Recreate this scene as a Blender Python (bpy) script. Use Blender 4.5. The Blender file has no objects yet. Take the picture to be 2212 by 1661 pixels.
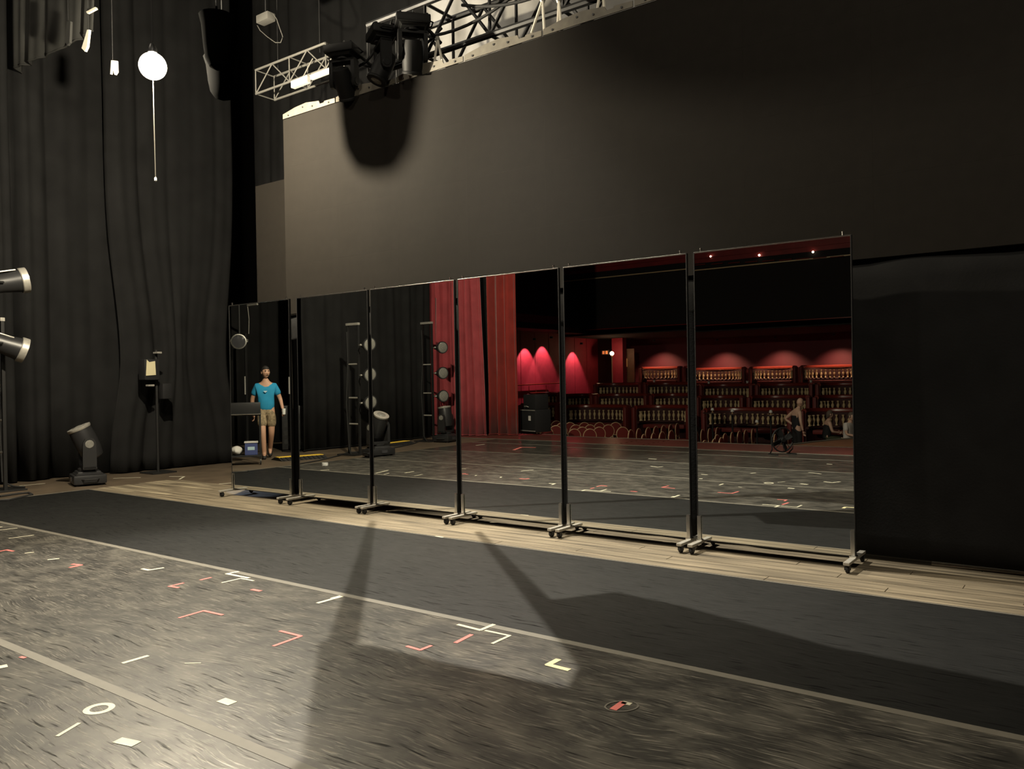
import bpy, bmesh, math, random
from mathutils import Vector, Matrix, noise
random.seed(7)
S = bpy.context.scene
COL = S.collection
PI = math.pi
# ------------------------------------------------------------------ camera
W, H, FPX, HC = 2212, 1661, 1739.26, 1.45
YAW, PIT, ROL = math.radians(36.297), math.radians(-.324), math.radians(-.968)
F_ = Vector((-math.sin(YAW) * math.cos(PIT), math.cos(YAW) * math.cos(PIT), math.sin(PIT)))
R0 = Vector((math.cos(YAW), math.sin(YAW), 0)); U0 = R0.cross(F_)
R_ = R0 * math.cos(ROL) + U0 * math.sin(ROL); U_ = -R0 * math.sin(ROL) + U0 * math.cos(ROL)
CAM = Vector((0, 0, HC))
cd = bpy.data.cameras.new('camera'); cam = bpy.data.objects.new('camera', cd); COL.objects.link(cam)
cd.sensor_width = 36; cd.lens = FPX / W * 36; cd.clip_end = 300; cd.clip_start = .05
M = Matrix((R_, U_, -F_)).transposed().to_4x4(); M.translation = CAM
cam.matrix_world = M
S.camera = cam
# ------------------------------------------------------------------ world, exposure
S.view_settings.view_transform = 'Standard'; S.view_settings.look = 'None'
S.view_settings.gamma = 1; S.view_settings.use_curve_mapping = False
S.view_settings.exposure = 0.0
wd = bpy.data.worlds.new('world'); S.world = wd; wd.use_nodes = True
bg = wd.node_tree.nodes.get('Background') or wd.node_tree.nodes.new('ShaderNodeBackground')
bg.inputs[0].default_value = (.9, .95, 1, 1); bg.inputs[1].default_value = .0
S.cycles.caustics_reflective = False; S.cycles.caustics_refractive = False
S.cycles.sample_clamp_indirect = 4

def lamp(name, kind, loc, power, color, target=None, size=.3, spot=60, blend=.3):
    l = bpy.data.lights.new(name, kind); l.energy = power; l.color = color
    if kind == 'SPOT':
        l.spot_size = math.radians(spot); l.spot_blend = blend; l.shadow_soft_size = size
    elif kind == 'AREA':
        l.size = size; l.shape = 'DISK'
    else: l.shadow_soft_size = size
    o = bpy.data.objects.new(name, l); COL.objects.link(o); o.location = loc
    if target is not None:
        d = Vector(target) - Vector(loc); o.rotation_euler = d.to_track_quat('-Z', 'Y').to_euler()
    return o
WARM = (1, .89, .70)
# soft fill lights added overhead, unseen, to lift stage and screen wall
lamp('grid_fill_light', 'AREA', (1.0, -1.5, 9.5), 400, WARM, (-1.2, 5.6, 1.5), .6)
lamp('grid_fill_light', 'AREA', (-9.5, -.5, 10.5), 260, WARM, (-9.0, 1, 0), .6)
# work light upstage of the video wall, on the grey cloth
lamp('upstage_work_light', 'SPOT', (-8.6, 7.75, 7.4), 230, (1, .93, .8), (-4.5, 9.0, 5.8), .25, 95, .6)

# ------------------------------------------------------------------ placing helpers
YM = 6.29                                   # plane of the mirrors
def ray(x, y): return F_ + R_ * ((x - W / 2) / FPX) - U_ * ((y - H / 2) / FPX)
def fl(x, y, z=0):                           # a point of the stage floor
    d = ray(x, y); return CAM + d * ((z - HC) / d.z)
def onY(x, y, Y): d = ray(x, y); return CAM + d * (Y / d.y)
def rf(P): return Vector((P[0], 2 * YM - P[1], P[2]))
def vfl(x, y, z=0): return rf(fl(x, y, z))   # a floor point that the photo shows in the mirrors
def vY(x, y, Y): return rf(onY(x, y, 2 * YM - Y))

# ------------------------------------------------------------------ materials
MATS = {}
def mat(name, col, rough=.6, *a, world=False, **k):
    m = mat0(name, col, rough, *a, **k)
    if world:
        nt = m.node_tree; mp = next(q for q in nt.nodes if q.type == 'MAPPING'); g = nt.nodes.new('ShaderNodeNewGeometry'); nt.links.new(g.outputs['Position'], mp.inputs[0])
    return m
def mat0(name, col, rough=.6, metal=0, var=0, vscale=6, bump=0, bscale=40, emit=None, estr=0, spec=.5, sheen=0, stretch=None):
    m = bpy.data.materials.new(name); m.use_nodes = True; nt = m.node_tree; n = nt.nodes; L = nt.links
    b = n['Principled BSDF']; c = (*col, 1)
    b.inputs['Base Color'].default_value = c; b.inputs['Roughness'].default_value = rough; b.inputs['Metallic'].default_value = metal
    b.inputs['Specular IOR Level'].default_value = spec
    if sheen: b.inputs['Sheen Weight'].default_value = sheen
    if emit: b.inputs['Emission Color'].default_value = (*emit, 1); b.inputs['Emission Strength'].default_value = estr
    if var or bump:
        tc = n.new('ShaderNodeTexCoord'); mp = n.new('ShaderNodeMapping'); L.new(tc.outputs['Object'], mp.inputs[0])
        if stretch: mp.inputs['Scale'].default_value = stretch
    if var:
        t = n.new('ShaderNodeTexNoise'); t.inputs['Scale'].default_value = vscale; t.inputs['Detail'].default_value = 6
        L.new(mp.outputs[0], t.inputs['Vector'])
        mr = n.new('ShaderNodeMapRange'); mr.inputs[1].default_value = .25; mr.inputs[2].default_value = .75
        mr.inputs[3].default_value = 1 - var; mr.inputs[4].default_value = 1 + var; L.new(t.outputs['Fac'], mr.inputs[0])
        mx = n.new('ShaderNodeMix'); mx.data_type = 'RGBA'; mx.blend_type = 'MULTIPLY'; mx.inputs[0].default_value = 1
        mx.inputs[6].default_value = c; L.new(mr.outputs[0], mx.inputs[7]); L.new(mx.outputs[2], b.inputs['Base Color'])
    if bump:
        t2 = n.new('ShaderNodeTexNoise'); t2.inputs['Scale'].default_value = bscale; t2.inputs['Detail'].default_value = 4
        L.new(mp.outputs[0], t2.inputs['Vector'])
        bp = n.new('ShaderNodeBump'); bp.inputs['Strength'].default_value = bump; bp.inputs['Distance'].default_value = .01
        L.new(t2.outputs['Fac'], bp.inputs['Height']); L.new(bp.outputs[0], b.inputs['Normal'])
    MATS[name] = m; return m

def vinyl(name, base, scuff, amount, rough, spec=.5):
    """dance vinyl: streaks and scuffs of several directions over a dark base"""
    m = bpy.data.materials.new(name); m.use_nodes = True; nt = m.node_tree; n = nt.nodes; L = nt.links
    b = n['Principled BSDF']; tc = n.new('ShaderNodeTexCoord')
    wn = n.new('ShaderNodeTexNoise'); wn.inputs['Scale'].default_value = 1.3; L.new(tc.outputs['Object'], wn.inputs['Vector'])
    wv = n.new('ShaderNodeVectorMath'); wv.operation = 'SCALE'; wv.inputs[3].default_value = .20; L.new(wn.outputs['Color'], wv.inputs[0])
    ad = n.new('ShaderNodeVectorMath'); ad.operation = 'ADD'; L.new(tc.outputs['Object'], ad.inputs[0]); L.new(wv.outputs[0], ad.inputs[1])
    outs = []
    for k, (ang, sx, sy, lo, hi) in enumerate([(.35, 6, 84, .57, .76), (1.25, 5, 70, .59, .78), (2.3, 4.2, 60, .57, .68), (0, 4, 6, .42, .85)]):
        mp = n.new('ShaderNodeMapping'); mp.inputs['Rotation'].default_value = (0, 0, ang); mp.inputs['Scale'].default_value = (sx, sy, 1)
        mp.inputs['Location'].default_value = (k * 3.1, k * 1.7, 0)
        L.new(ad.outputs[0], mp.inputs[0])
        t = n.new('ShaderNodeTexNoise'); t.inputs['Scale'].default_value = 1; t.inputs['Detail'].default_value = 3; t.inputs['Roughness'].default_value = .6
        L.new(mp.outputs[0], t.inputs['Vector'])
        r = n.new('ShaderNodeMapRange'); r.inputs[1].default_value = lo; r.inputs[2].default_value = hi; L.new(t.outputs['Fac'], r.inputs[0]); outs.append(r)
    a1 = n.new('ShaderNodeMath'); a1.operation = 'MAXIMUM'; L.new(outs[0].outputs[0], a1.inputs[0]); L.new(outs[1].outputs[0], a1.inputs[1])
    a2 = n.new('ShaderNodeMath'); a2.operation = 'MULTIPLY_ADD'; L.new(outs[3].outputs[0], a2.inputs[0]); a2.inputs[1].default_value = .5; L.new(a1.outputs[0], a2.inputs[2])
    a3 = n.new('ShaderNodeMath'); a3.operation = 'MULTIPLY'; a3.use_clamp = True; L.new(a2.outputs[0], a3.inputs[0]); a3.inputs[1].default_value = amount
    mx = n.new('ShaderNodeMix'); mx.data_type = 'RGBA'; mx.inputs[6].default_value = (*base, 1); mx.inputs[7].default_value = (*scuff, 1)
    L.new(a3.outputs[0], mx.inputs[0])
    dk = n.new('ShaderNodeMix'); dk.data_type = 'RGBA'; dk.inputs[7].default_value = (.008, .008, .008, 1); L.new(mx.outputs[2], dk.inputs[6])
    dm = n.new('ShaderNodeMath'); dm.operation = 'MULTIPLY'; dm.inputs[1].default_value = .75; L.new(outs[2].outputs[0], dm.inputs[0]); L.new(dm.outputs[0], dk.inputs[0])
    L.new(dk.outputs[2], b.inputs['Base Color'])
    rr = n.new('ShaderNodeMapRange'); rr.inputs[3].default_value = rough + .08; rr.inputs[4].default_value = rough - .10; L.new(a3.outputs[0], rr.inputs[0])
    L.new(rr.outputs[0], b.inputs['Roughness'])
    sm = n.new('ShaderNodeMapRange'); sm.inputs[3].default_value = spec; sm.inputs[4].default_value = spec * .12; L.new(outs[2].outputs[0], sm.inputs[0]); L.new(sm.outputs[0], b.inputs['Specular IOR Level'])
    bp = n.new('ShaderNodeBump'); bp.inputs['Strength'].default_value = .16; bp.inputs['Distance'].default_value = .004
    L.new(a2.outputs[0], bp.inputs['Height']); L.new(bp.outputs[0], b.inputs['Normal'])
    MATS[name] = m; return m

vinyl('vinyl_clean', (.0065, .0068, .0068), (.028, .028, .027), .5, .48, .28)
vinyl('vinyl_scuffed', (.026, .0245, .0215), (.23, .215, .18), 1.0, .36)
vinyl('vinyl_glossy', (.030, .028, .024), (.19, .175, .145), .85, .19)
mat('hardboard', (.10, .075, .05), .55, var=.35, vscale=2.5)
mat('plank', (.275, .232, .16), .5, var=.75, vscale=2.2, stretch=(.6, 9, 1), world=True)  # stretched noise mixes dirt streaks with painted shadow bands along the planks
mat('plank_dark', (.175, .145, .10), .5, var=.75, vscale=2.2, stretch=(.6, 9, 1), world=True)  # darker planks, same dirt streaks and painted shadow bands
mat('black_wall', (.012, .012, .012), .9)
mat('black_cloth', (.0125, .0125, .0126), .95, var=.25, vscale=3, bump=.2, bscale=60, spec=.15)
mat('grey_cloth', (.26, .25, .23), .9, var=.2, vscale=3, spec=.2)
mat('red_cloth', (.36, .055, .065), .8, var=.2, vscale=3, spec=.2, sheen=.3)
mat('orange_red_cloth', (.24, .022, .016), .8, var=.2, vscale=3, spec=.2, sheen=.3)
mat('mirror', (.80, .82, .80), .0, 1)
mat('chrome', (.75, .74, .70), .22, 1)
mat('alu', (.50, .48, .43), .38, .5, var=.15, vscale=20)
mat('black_paint', (.014, .014, .014), .45)
mat('black_plastic', (.02, .02, .021), .4)
mat('black_rubber', (.012, .012, .012), .8)
mat('matte_black', (.006, .006, .006), .6, spec=.25)
mat('fabric_bag', (.0015, .0015, .0015), 1, spec=0)
mat('screen', (.0135, .0116, .0094), .75, var=.10, vscale=9, bump=.12, bscale=260, spec=.10)
mat('header', (.14, .127, .10), .5, .2, var=.2, vscale=12)
mat('white_bar', (.85, .83, .78), .5)
mat('rope', (.72, .68, .58), .8)
mat('lens', (.20, .195, .175), .12, 0, var=.25, vscale=30)
mat('lens_dark', (.05, .05, .055), .08)
mat('yellow', (.85, .56, .06), .5)
mat('tape_grey', (.13, .12, .098), .6, var=.12, vscale=8)
mat('tape_white', (.58, .55, .42), .6, var=.15, vscale=14)
mat('tape_red', (.66, .17, .15), .6, var=.15, vscale=14)
mat('tape_yellow', (.60, .55, .32), .6, var=.15, vscale=14)
mat('red_panel', (.36, .03, .055), .6, var=.12, vscale=5)
mat('red_wall', (.085, .005, .012), .7, var=.1, vscale=2)
mat('red_rail', (.17, .022, .014), .25)
mat('red_seat', (.15, .015, .012), .6)
mat('dark_red', (.04, .006, .006), .7)
mat('cream', (.62, .47, .27), .45)
mat('gold', (.66, .46, .27), .3, .25)
mat('house_floor', (.06, .02, .018), .8)
mat('pit_cover', (.11, .035, .028), .28, var=.3, vscale=4, stretch=(1, 9, 1))
mat('wood_brown', (.16, .075, .04), .5, var=.25, vscale=4)
mat('table_top', (.05, .03, .025), .3)
mat('house_black', (.010, .008, .008), .9)
mat('balcony_red', (.22, .015, .015), .6, var=.25, vscale=2)
mat('skin', (.52, .30, .20), .55)
mat('skin_pale', (.62, .40, .30), .55)
mat('hair', (.015, .012, .01), .7)
mat('hair_grey', (.12, .09, .07), .7)
mat('tshirt', (.015, .26, .47), .85, var=.1, vscale=8)
mat('print', (.45, .62, .70), .8)
mat('camo', (.26, .20, .12), .85, var=.55, vscale=22)
mat('black_shirt', (.012, .012, .014), .85)
mat('white_shirt', (.62, .58, .55), .85)
mat('green_trousers', (.05, .055, .03), .85)
mat('shoe', (.015, .015, .015), .6)
mat('white_plastic', (.75, .75, .72), .4)
mat('blue_box', (.06, .08, .22), .5)
mat('bag_white', (.6, .58, .55), .6)
mat('gel', (.62, .56, .36), .5)
mat('bulb', (1, .9, .7), .3, emit=(1, .88, .66), estr=25000)
mat('bulb_house', (1, .9, .7), .3, emit=(1, .62, .34), estr=50)
mat('downlight_glow', (1, 1, 1), .3, emit=(1, .8, .6), estr=6)
mat('sign_glow', (.8, .3, .1), .4, emit=(1, .30, .10), estr=.35)
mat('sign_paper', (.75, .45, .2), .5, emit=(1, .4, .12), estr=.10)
mat('led_blue', (.1, .2, 1), .4, emit=(.15, .3, 1), estr=4)
def glow_shell(name, col, strength, fac):
    m = bpy.data.materials.new(name); m.use_nodes = True; nt = m.node_tree; n = nt.nodes
    for q in list(n): n.remove(q)
    o = n.new('ShaderNodeOutputMaterial'); e = n.new('ShaderNodeEmission'); t = n.new('ShaderNodeBsdfTransparent'); x = n.new('ShaderNodeMixShader')
    e.inputs[0].default_value = (*col, 1); e.inputs[1].default_value = strength; x.inputs[0].default_value = fac
    nt.links.new(t.outputs[0], x.inputs[1]); nt.links.new(e.outputs[0], x.inputs[2]); nt.links.new(x.outputs[0], o.inputs[0]); MATS[name] = m
glow_shell('bloom_glow', (1, .9, .72), 25, .12)  # see-through glow that stands for the bloom around the bulb
mat('dim_cloth', (.035, .035, .033), .95, var=.2, vscale=3, spec=.1)
mat('truss_grey', (.16, .155, .14), .5, .3)
G = MATS

# ------------------------------------------------------------------ mesh helpers
class MB:
    def __init__(s): s.bm = bmesh.new()
    def _add(s, verts, faces):
        vs = [s.bm.verts.new(v) for v in verts]
        for f in faces:
            try: s.bm.faces.new([vs[i] for i in f])
            except ValueError: pass
        return s
    def box(s, c, d, rot=None, taper=1.0, bev=0):
        x, y, z = d[0] / 2, d[1] / 2, d[2] / 2
        if bev:
            t = bmesh.new(); bmesh.ops.create_cube(t, size=1)
            bmesh.ops.scale(t, vec=d, verts=t.verts)
            bmesh.ops.bevel(t, geom=t.edges[:], offset=bev, segments=2, affect='EDGES', profile=.6)
            P = [v.co.copy() for v in t.verts]; t.verts.index_update(); Fs = [[v.index for v in f.verts] for f in t.faces]; t.free()
            if taper != 1: P = [Vector((p.x * (taper if p.z > 0 else 1), p.y * (taper if p.z > 0 else 1), p.z)) for p in P]
        else:
            P = [Vector((sx * x * (taper if sz > 0 else 1), sy * y * (taper if sz > 0 else 1), sz * z)) for sz in (-1, 1) for sy in (-1, 1) for sx in (-1, 1)]
            Fs = [(0, 2, 3, 1), (4, 5, 7, 6), (0, 1, 5, 4), (2, 6, 7, 3), (0, 4, 6, 2), (1, 3, 7, 5)]
        if rot is not None: P = [rot @ p for p in P]
        return s._add([p + Vector(c) for p in P], Fs)
    def rev(s, prof, o=(0, 0, 0), ax=(0, 0, 1), n=16, cap=True):
        """surface of revolution; prof = [(r, h)], axis ax through o"""
        q = Vector((0, 0, 1)).rotation_difference(Vector(ax).normalized()); o = Vector(o)
        P, Fs = [], []
        for r, h in prof:
            for k in range(n):
                a = 2 * PI * k / n; P.append(o + q @ Vector((max(r, 1e-4) * math.cos(a), max(r, 1e-4) * math.sin(a), h)))
        for i in range(len(prof) - 1):
            for k in range(n):
                a, b2 = i * n + k, i * n + (k + 1) % n; Fs.append((a, b2, b2 + n, a + n))
        if cap: Fs.append(tuple(range(n))[::-1]); Fs.append(tuple(range((len(prof) - 1) * n, len(prof) * n)))
        return s._add(P, Fs)
    def cyl(s, a, b, r, r2=None, n=10):
        a, b = Vector(a), Vector(b); return s.rev([(r, 0), (r if r2 is None else r2, (b - a).length)], a, b - a, n)
    def tube(s, pts, r, n=6, closed=False):
        pts = [Vector(p) for p in pts]; N = len(pts); P, Fs = [], []; up = Vector((.13, .21, 1)).normalized()
        for i, p in enumerate(pts):
            t = (pts[(i + 1) % N] - pts[i - 1]) if closed else pts[min(i + 1, N - 1)] - pts[max(i - 1, 0)]
            t.normalize(); u = t.cross(up)
            if u.length < .05: u = t.cross(Vector((1, 0, 0)))
            u.normalize(); v = u.cross(t)
            rr = r[i] if isinstance(r, (list, tuple)) else r
            for k in range(n):
                a = 2 * PI * k / n; P.append(p + (u * math.cos(a) + v * math.sin(a)) * rr)
        for i in range(N if closed else N - 1):
            j = (i + 1) % N
            for k in range(n): Fs.append((i * n + k, i * n + (k + 1) % n, j * n + (k + 1) % n, j * n + k))
        if not closed: Fs += [tuple(range(n))[::-1], tuple(range((N - 1) * n, N * n))]
        return s._add(P, Fs)
    def ball(s, c, r, n=12, m=8):
        r = Vector((r, r, r)) if isinstance(r, (int, float)) else Vector(r); c = Vector(c); P = []; Fs = []
        for i in range(m + 1):
            t = PI * i / m
            for k in range(n):
                a = 2 * PI * k / n; q = Vector((math.sin(t) * math.cos(a) * r.x, math.sin(t) * math.sin(a) * r.y, -math.cos(t) * r.z)); P.append(c + q)
        for i in range(m):
            for k in range(n): Fs.append((i * n + k, i * n + (k + 1) % n, (i + 1) * n + (k + 1) % n, (i + 1) * n + k))
        s._add(P, Fs); bmesh.ops.remove_doubles(s.bm, verts=s.bm.verts, dist=1e-5); return s
    def prism(s, poly, ext):
        ext = Vector(ext); a = [Vector(p) for p in poly]; n = len(a)
        return s._add(a + [p + ext for p in a], [tuple(range(n))[::-1], tuple(range(n, 2 * n))] + [(i, (i + 1) % n, n + (i + 1) % n, n + i) for i in range(n)])
    def build(s, name, m, parent=None, loc=None, ang=35):
        bmesh.ops.recalc_face_normals(s.bm, faces=s.bm.faces)
        me = bpy.data.meshes.new(name); s.bm.to_mesh(me); s.bm.free()
        for q in (m if isinstance(m, (list, tuple)) else [m]): me.materials.append(G[q])
        if ang:
            me.shade_smooth(); me.set_sharp_from_angle(angle=math.radians(ang))
        o = bpy.data.objects.new(name, me); COL.objects.link(o); o.parent = parent
        if loc is not None: o.location = loc
        return o
def rot(x=0, y=0, z=0): return Matrix.Rotation(z, 3, 'Z') @ Matrix.Rotation(y, 3, 'Y') @ Matrix.Rotation(x, 3, 'X')
def tag(o, label, cat, group=None, kind=None):
    o['label'] = label; o['category'] = cat
    if group: o['group'] = group
    if kind: o['kind'] = kind
    return o
def thing(name, label, cat, loc=(0, 0, 0), rz=0, group=None):
    o = bpy.data.objects.new(name, None); o.empty_display_size = .1; COL.objects.link(o)
    o.location = loc; o.rotation_euler = (0, 0, rz); return tag(o, label, cat, group)
def struct(name, mb, m, ang=None):
    o = mb.build(name, m, ang=ang); o['kind'] = 'structure'; return o
def dup(root, loc, rz=None, label=None, group=None):
    def cp(o, par):
        c = o.copy(); COL.objects.link(c); c.parent = par
        for k in KIDS.get(o.name) or [q for q in o.children]: cp(k, c)
        return c
    r = cp(root, None); r.location = loc
    if rz is not None: r.rotation_euler = (0, 0, rz)
    if label: r['label'] = label
    if group: r['group'] = group
    return r
KIDS = {}
def B(c, d, **k): return MB().box(c, d, **k)

def drape(name, label, p0, p1, z0, z1, m, fold=.35, amp=.07, cat='curtain', pinch=None, group=None, taper=0, seed=0, hem='black_cloth', nz=14, parts=True):
    """hanging cloth with folds between two floor points"""
    a, b = Vector((p0[0], p0[1], 0)), Vector((p1[0], p1[1], 0)); L = (b - a).length; d = (b - a) / L; nrm = Vector((-d.y, d.x, 0))
    nu = max(24, int(L / fold * 14)); nu = min(nu, 360)
    def pt(u, z):
        s = u * L; t = (z - z0) / (z1 - z0)
        ph = 2 * PI * s / fold + 2.2 * noise.noise(Vector((s * .6, seed, 0)))*2 + .5 * noise.noise(Vector((s * 2, z * .25, seed)))
        am = amp * (.55 + .45 * math.sin(s * 1.7 + seed)) * (1.15 - .25 * t)
        off = am * (1.7 * (1 - abs(math.sin(ph / 2)) ** .8) - .8 + .3 * math.sin(2 * ph + 1)) + .04 * noise.noise(Vector((s * .9, z * .5, seed + 3)))
        q = a + d * s + nrm * off
        if taper: q += d * (taper * (1 - t) * u)
        if pinch:
            ps, pz, pr, pa = pinch; dz = (z - pz); g = math.exp(-(dz / (pr * (1.3 if dz > 0 else .8))) ** 2)
            q += d * ((ps - s) * pa * g * math.exp(-((s - ps) / 1.0) ** 2)); q += nrm * (-.10 * g * math.exp(-((s - ps) / .5) ** 2))
        q.z = z; return q
    mb = MB(); P = []; Fs = []
    zs = [z0 + (z1 - z0) * (k / nz) ** 1.0 for k in range(nz + 1)]
    for z in zs:
        for i in range(nu + 1): P.append(pt(i / nu, z))
    for k in range(nz):
        for i in range(nu):
            q = k * (nu + 1) + i; Fs.append((q, q + 1, q + nu + 2, q + nu + 1))
    mb._add(P, Fs)
    root = thing(name, label, cat, group=group)
    o = mb.build('cloth', m, root, ang=80)
    so = o.modifiers.new('thick', 'SOLIDIFY'); so.thickness = .012
    if parts:
        hm = MB(); hm.tube([pt(i / nu, z0 + .012) + nrm * .006 for i in range(nu + 1)], .014, 5); hm.build('hem', hem, root, ang=80)
    return root

# ================================================================== THE SETTING
floor = struct('floor', B((-4, 5.65, -.15), (36, 19.7, .30)), 'hardboard')
# planks in front of and below the mirrors, one by one
PW = .117; row0 = 5.617
pls = {}
for r in range(11):
    x = -11.55 + (r * .77) % 1.9
    y = row0 + PW * (r + .5)
    xs = [-11.58] + [x + 2.4 * k for k in range(7)]
    for a, b in zip(xs, xs[1:]):
        b = min(b, 3.4)
        if b - a < .15: continue
        key = round(b - a, 2)
        if key not in pls:
            pls[key] = [B((0, 0, .001), (key - .005, PW - .006, .014), bev=.002).build('plank', 'plank', floor, ang=None), 0]
            o = pls[key][0]
        else:
            o = pls[key][0].copy(); COL.objects.link(o); o.parent = floor
        o.location = ((a + b) / 2, y, random.uniform(-.0008, .0008))
        if random.random() < .35:
            o.material_slots[0].link = 'OBJECT'; o.material_slots[0].material = G['plank_dark']
ZP = .0085
struct('wall_back', B((-4, 14.0, 5), (36, .3, 16)), 'black_wall')
struct('wall_left', B((-19.5, 5, 5), (.3, 18, 16)), 'black_wall')
struct('wall_right', B((13.8, -6, 5), (.3, 42, 16)), 'black_wall')
struct('ceiling', B((-4, -6, 13.2), (40, 44, .3)), 'house_black')
struct('wall_proscenium', B((-17.2, -4.45, 5), (8.6, .5, 16)), 'house_black')
# downstage lip and pit cover, lower house floor, tiers
EA, EB = -2.55, -4.2
lip = struct('trim_1', B((-3, EA - .03, .004), (21, .05, .012)), 'tape_grey')
pit = struct('floor', B((-3, (EA + EB) / 2 - .02, -.1), (21, EA - EB - .06, .2)), 'dark_red')
for k in range(13):
    y = EA - .06 - (k + .5) * .12
    for j in range(4):
        o = B((-13.4 + 5.25 * (j + .5) + (k % 2) * .6 - .3, y, .004), (5.2, .114, .012), bev=.002).build('plank', 'pit_cover', pit, ang=None)
struct('trim_2', B((-8.6, EB, .0), (9.8, .05, .03)), 'tape_grey')
# thrust apron that runs out into the house on the right
ap = [(-5.3, EB), (-5.1, -5.2), (-4.75, -6.3), (-4.2, -7.3), (-3.2, -8.1), (-1.5, -8.5), (6, -8.6), (6, EB)]
mb = MB(); mb.prism([(x, y, -.9) for x, y in ap], (0, 0, .9)); struct('floor', mb, 'wood_brown')
mb = MB(); mb.tube([(x, y, .006) for x, y in ap[:7]], .022, 6); struct('trim_3', mb, 'tape_grey', 60)
struct('wall_stage_front', B((-8.5, EB + .12, -.6), (10, .1, 1.0)), 'dark_red')
HF = -1.0
struct('floor', B((-4, -8.7, HF - .15), (36, 8.6, .3)), 'house_floor')
ROWS = {1: (-13.6, .36), 2: (-16.4, .72), 3: (-19.0, 1.14), 4: (-21.6, 1.5), 5: (-24.3, 1.88)}
for k, (y, zt) in ROWS.items():
    struct('floor', B((-4, y + .15 - 1.25, (HF - 1.5 + zt - 1.15) / 2), (36, 2.6, zt - 1.15 - HF + 1.5)), 'house_floor')
struct('wall_house_back', B((-4, -26.15, 5), (36, .3, 18)), 'red_wall')

# ------------------------------------------------------------------ dance floor strips, seam tapes
YS = [5.612, 3.726, 1.953, .13, -1.62, -2.53]
names = ['clean black vinyl dance floor strip right beside the wooden planks',
         'scuffed black vinyl dance floor strip with white and red corner marks',
         'heavily scuffed grey-black vinyl dance floor strip in the foreground',
         'black vinyl dance floor strip seen only in the mirrors, mid stage',
         'narrow black vinyl dance floor strip along the front edge of the stage']
for i in range(5):
    a, b = YS[i], YS[i + 1]
    o = B((0, (a + b) / 2, .0015), (15.6, a - b - .004, .005)).build('vinyl_strip', ('vinyl_clean', 'vinyl_scuffed', 'vinyl_scuffed', 'vinyl_glossy', 'vinyl_glossy')[i], ang=None)
    o.location.x = -3.8
    tag(o, names[i], 'dance floor', 'vinyl strips of the dance floor')
tl = ['long grey tape seam between the clean strip and the scuffed strip', 'grey tape seam crossing the bottom left corner of the floor',
      'thin grey tape seam in the mirrors halfway to the stage edge', 'thin grey tape seam in the mirrors closest to the stage edge']
for i in range(4):
    o = B((0, 0, 0), (15.6, .056, .0016)).build('seam_tape', 'tape_grey', ang=None); o.location = (-3.8, YS[i + 1], .0047)
    tag(o, tl[i], 'tape', 'seam tapes on the dance floor')
o = B((0, 0, 0), (.05, 3.1, .0016)).build('end_tape', 'tape_grey', ang=None); o.location = (-11.6, 4.1, .0047)
tag(o, 'grey tape across the short left end of the dance floor', 'tape')
o = B((0, 0, 0), (11.5, .02, .0012)).build('edge_tape', 'tape_grey', ang=None); o.location = (-5.8, 5.608, .0046)
tag(o, 'thin grey tape line along the edge of the planks', 'tape')

# ================================================================== ROLLING MIRRORS
XS = [(-9.18, -7.96), (-7.82, -6.60), (-6.55, -5.33), (-5.28, -4.06), (-4.01, -2.79), (-2.73, -1.49)]
TILT = [0, -.0008, .0012, .0030, .0014, -.0004]
ZB, ZT = .096, 2.482
ML = ['rolling mirror at the far left end, reflecting a man in a blue shirt', 'rolling mirror second from the left, reflecting a light boom on black',
      'rolling mirror third from the left, reflecting a second boom and red curtain', 'rolling mirror fourth from the left, reflecting the red curtains',
      'rolling mirror second from the right, reflecting a bright bulb in the auditorium', 'nearest rolling mirror at the right end, reflecting the auditorium']
def mirror_panel(i):
    x0, x1 = XS[i]; w = x1 - x0; hgt = ZT - ZB
    t = thing('rolling_mirror', ML[i], 'mirror', ((x0 + x1) / 2, YM, ZP), 0, 'row of rolling mirrors')
    t.rotation_euler = (TILT[i], 0, 0)
    zb, zt = ZB - ZP, ZT - ZP; zc = (zb + zt) / 2
    B((0, .0045, zc), (w - .012, .009, hgt - .012)).build('mirror_glass', 'mirror', t, ang=None)
    B((0, .020, zc), (w - .02, .018, hgt - .02)).build('backing_board', 'black_paint', t, ang=None)
    B((0, .014, zt - .004), (w, .034, .010), bev=.002).build('top_rail', 'chrome', t, ang=None)
    B((0, .016, zb + .003), (w, .034, .008), bev=.002).build('bottom_rail', 'black_paint', t, ang=None)
    for s in (-1, 1):
        B((s * (w / 2 - .003), .012, zc), (.008, .030, hgt), bev=.0015).build('side_rail', 'black_paint', t, ang=None)
        MB().cyl((s * (w / 2 - .06), .012, zt), (s * (w / 2 - .06), .012, zt + .026), .008, n=10).rev([(.011, 0), (.011, .008)], (s * (w / 2 - .06), .012, zt + .022)).build('top_pin', 'chrome', t)
        xf = s * (w / 2 - .018)
        ft = B((xf, .045, .072), (.044, .50, .022), bev=.004).build('foot', 'alu', t, ang=None)
        B((xf, -.012, .19), (.030, .007, .20), bev=.002).build('upright_bracket', 'chrome', t, ang=None)
        B((xf, .012, .090), (.05, .06, .016), bev=.003).build('clamp_plate', 'chrome', t, ang=None)
        for yy in (-.175, .265):
            c = MB(); c.cyl((xf, yy, .062), (xf, yy, .052), .02, n=12); c.box((xf - .017, yy + .008, .045), (.005, .034, .045)); c.box((xf + .017, yy + .008, .045), (.005, .034, .045))
            c.cyl((xf - .022, yy + .012, .030), (xf + .022, yy + .012, .030), .005, n=8)
            cc = c.build('caster', 'black_plastic', ft)
            MB().rev([(.020, -.013), (.028, -.011), (.030, 0), (.028, .011), (.020, .013)], (xf, yy + .012, .030), (1, 0, 0), 16).build('wheel', 'black_rubber', ft)
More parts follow.
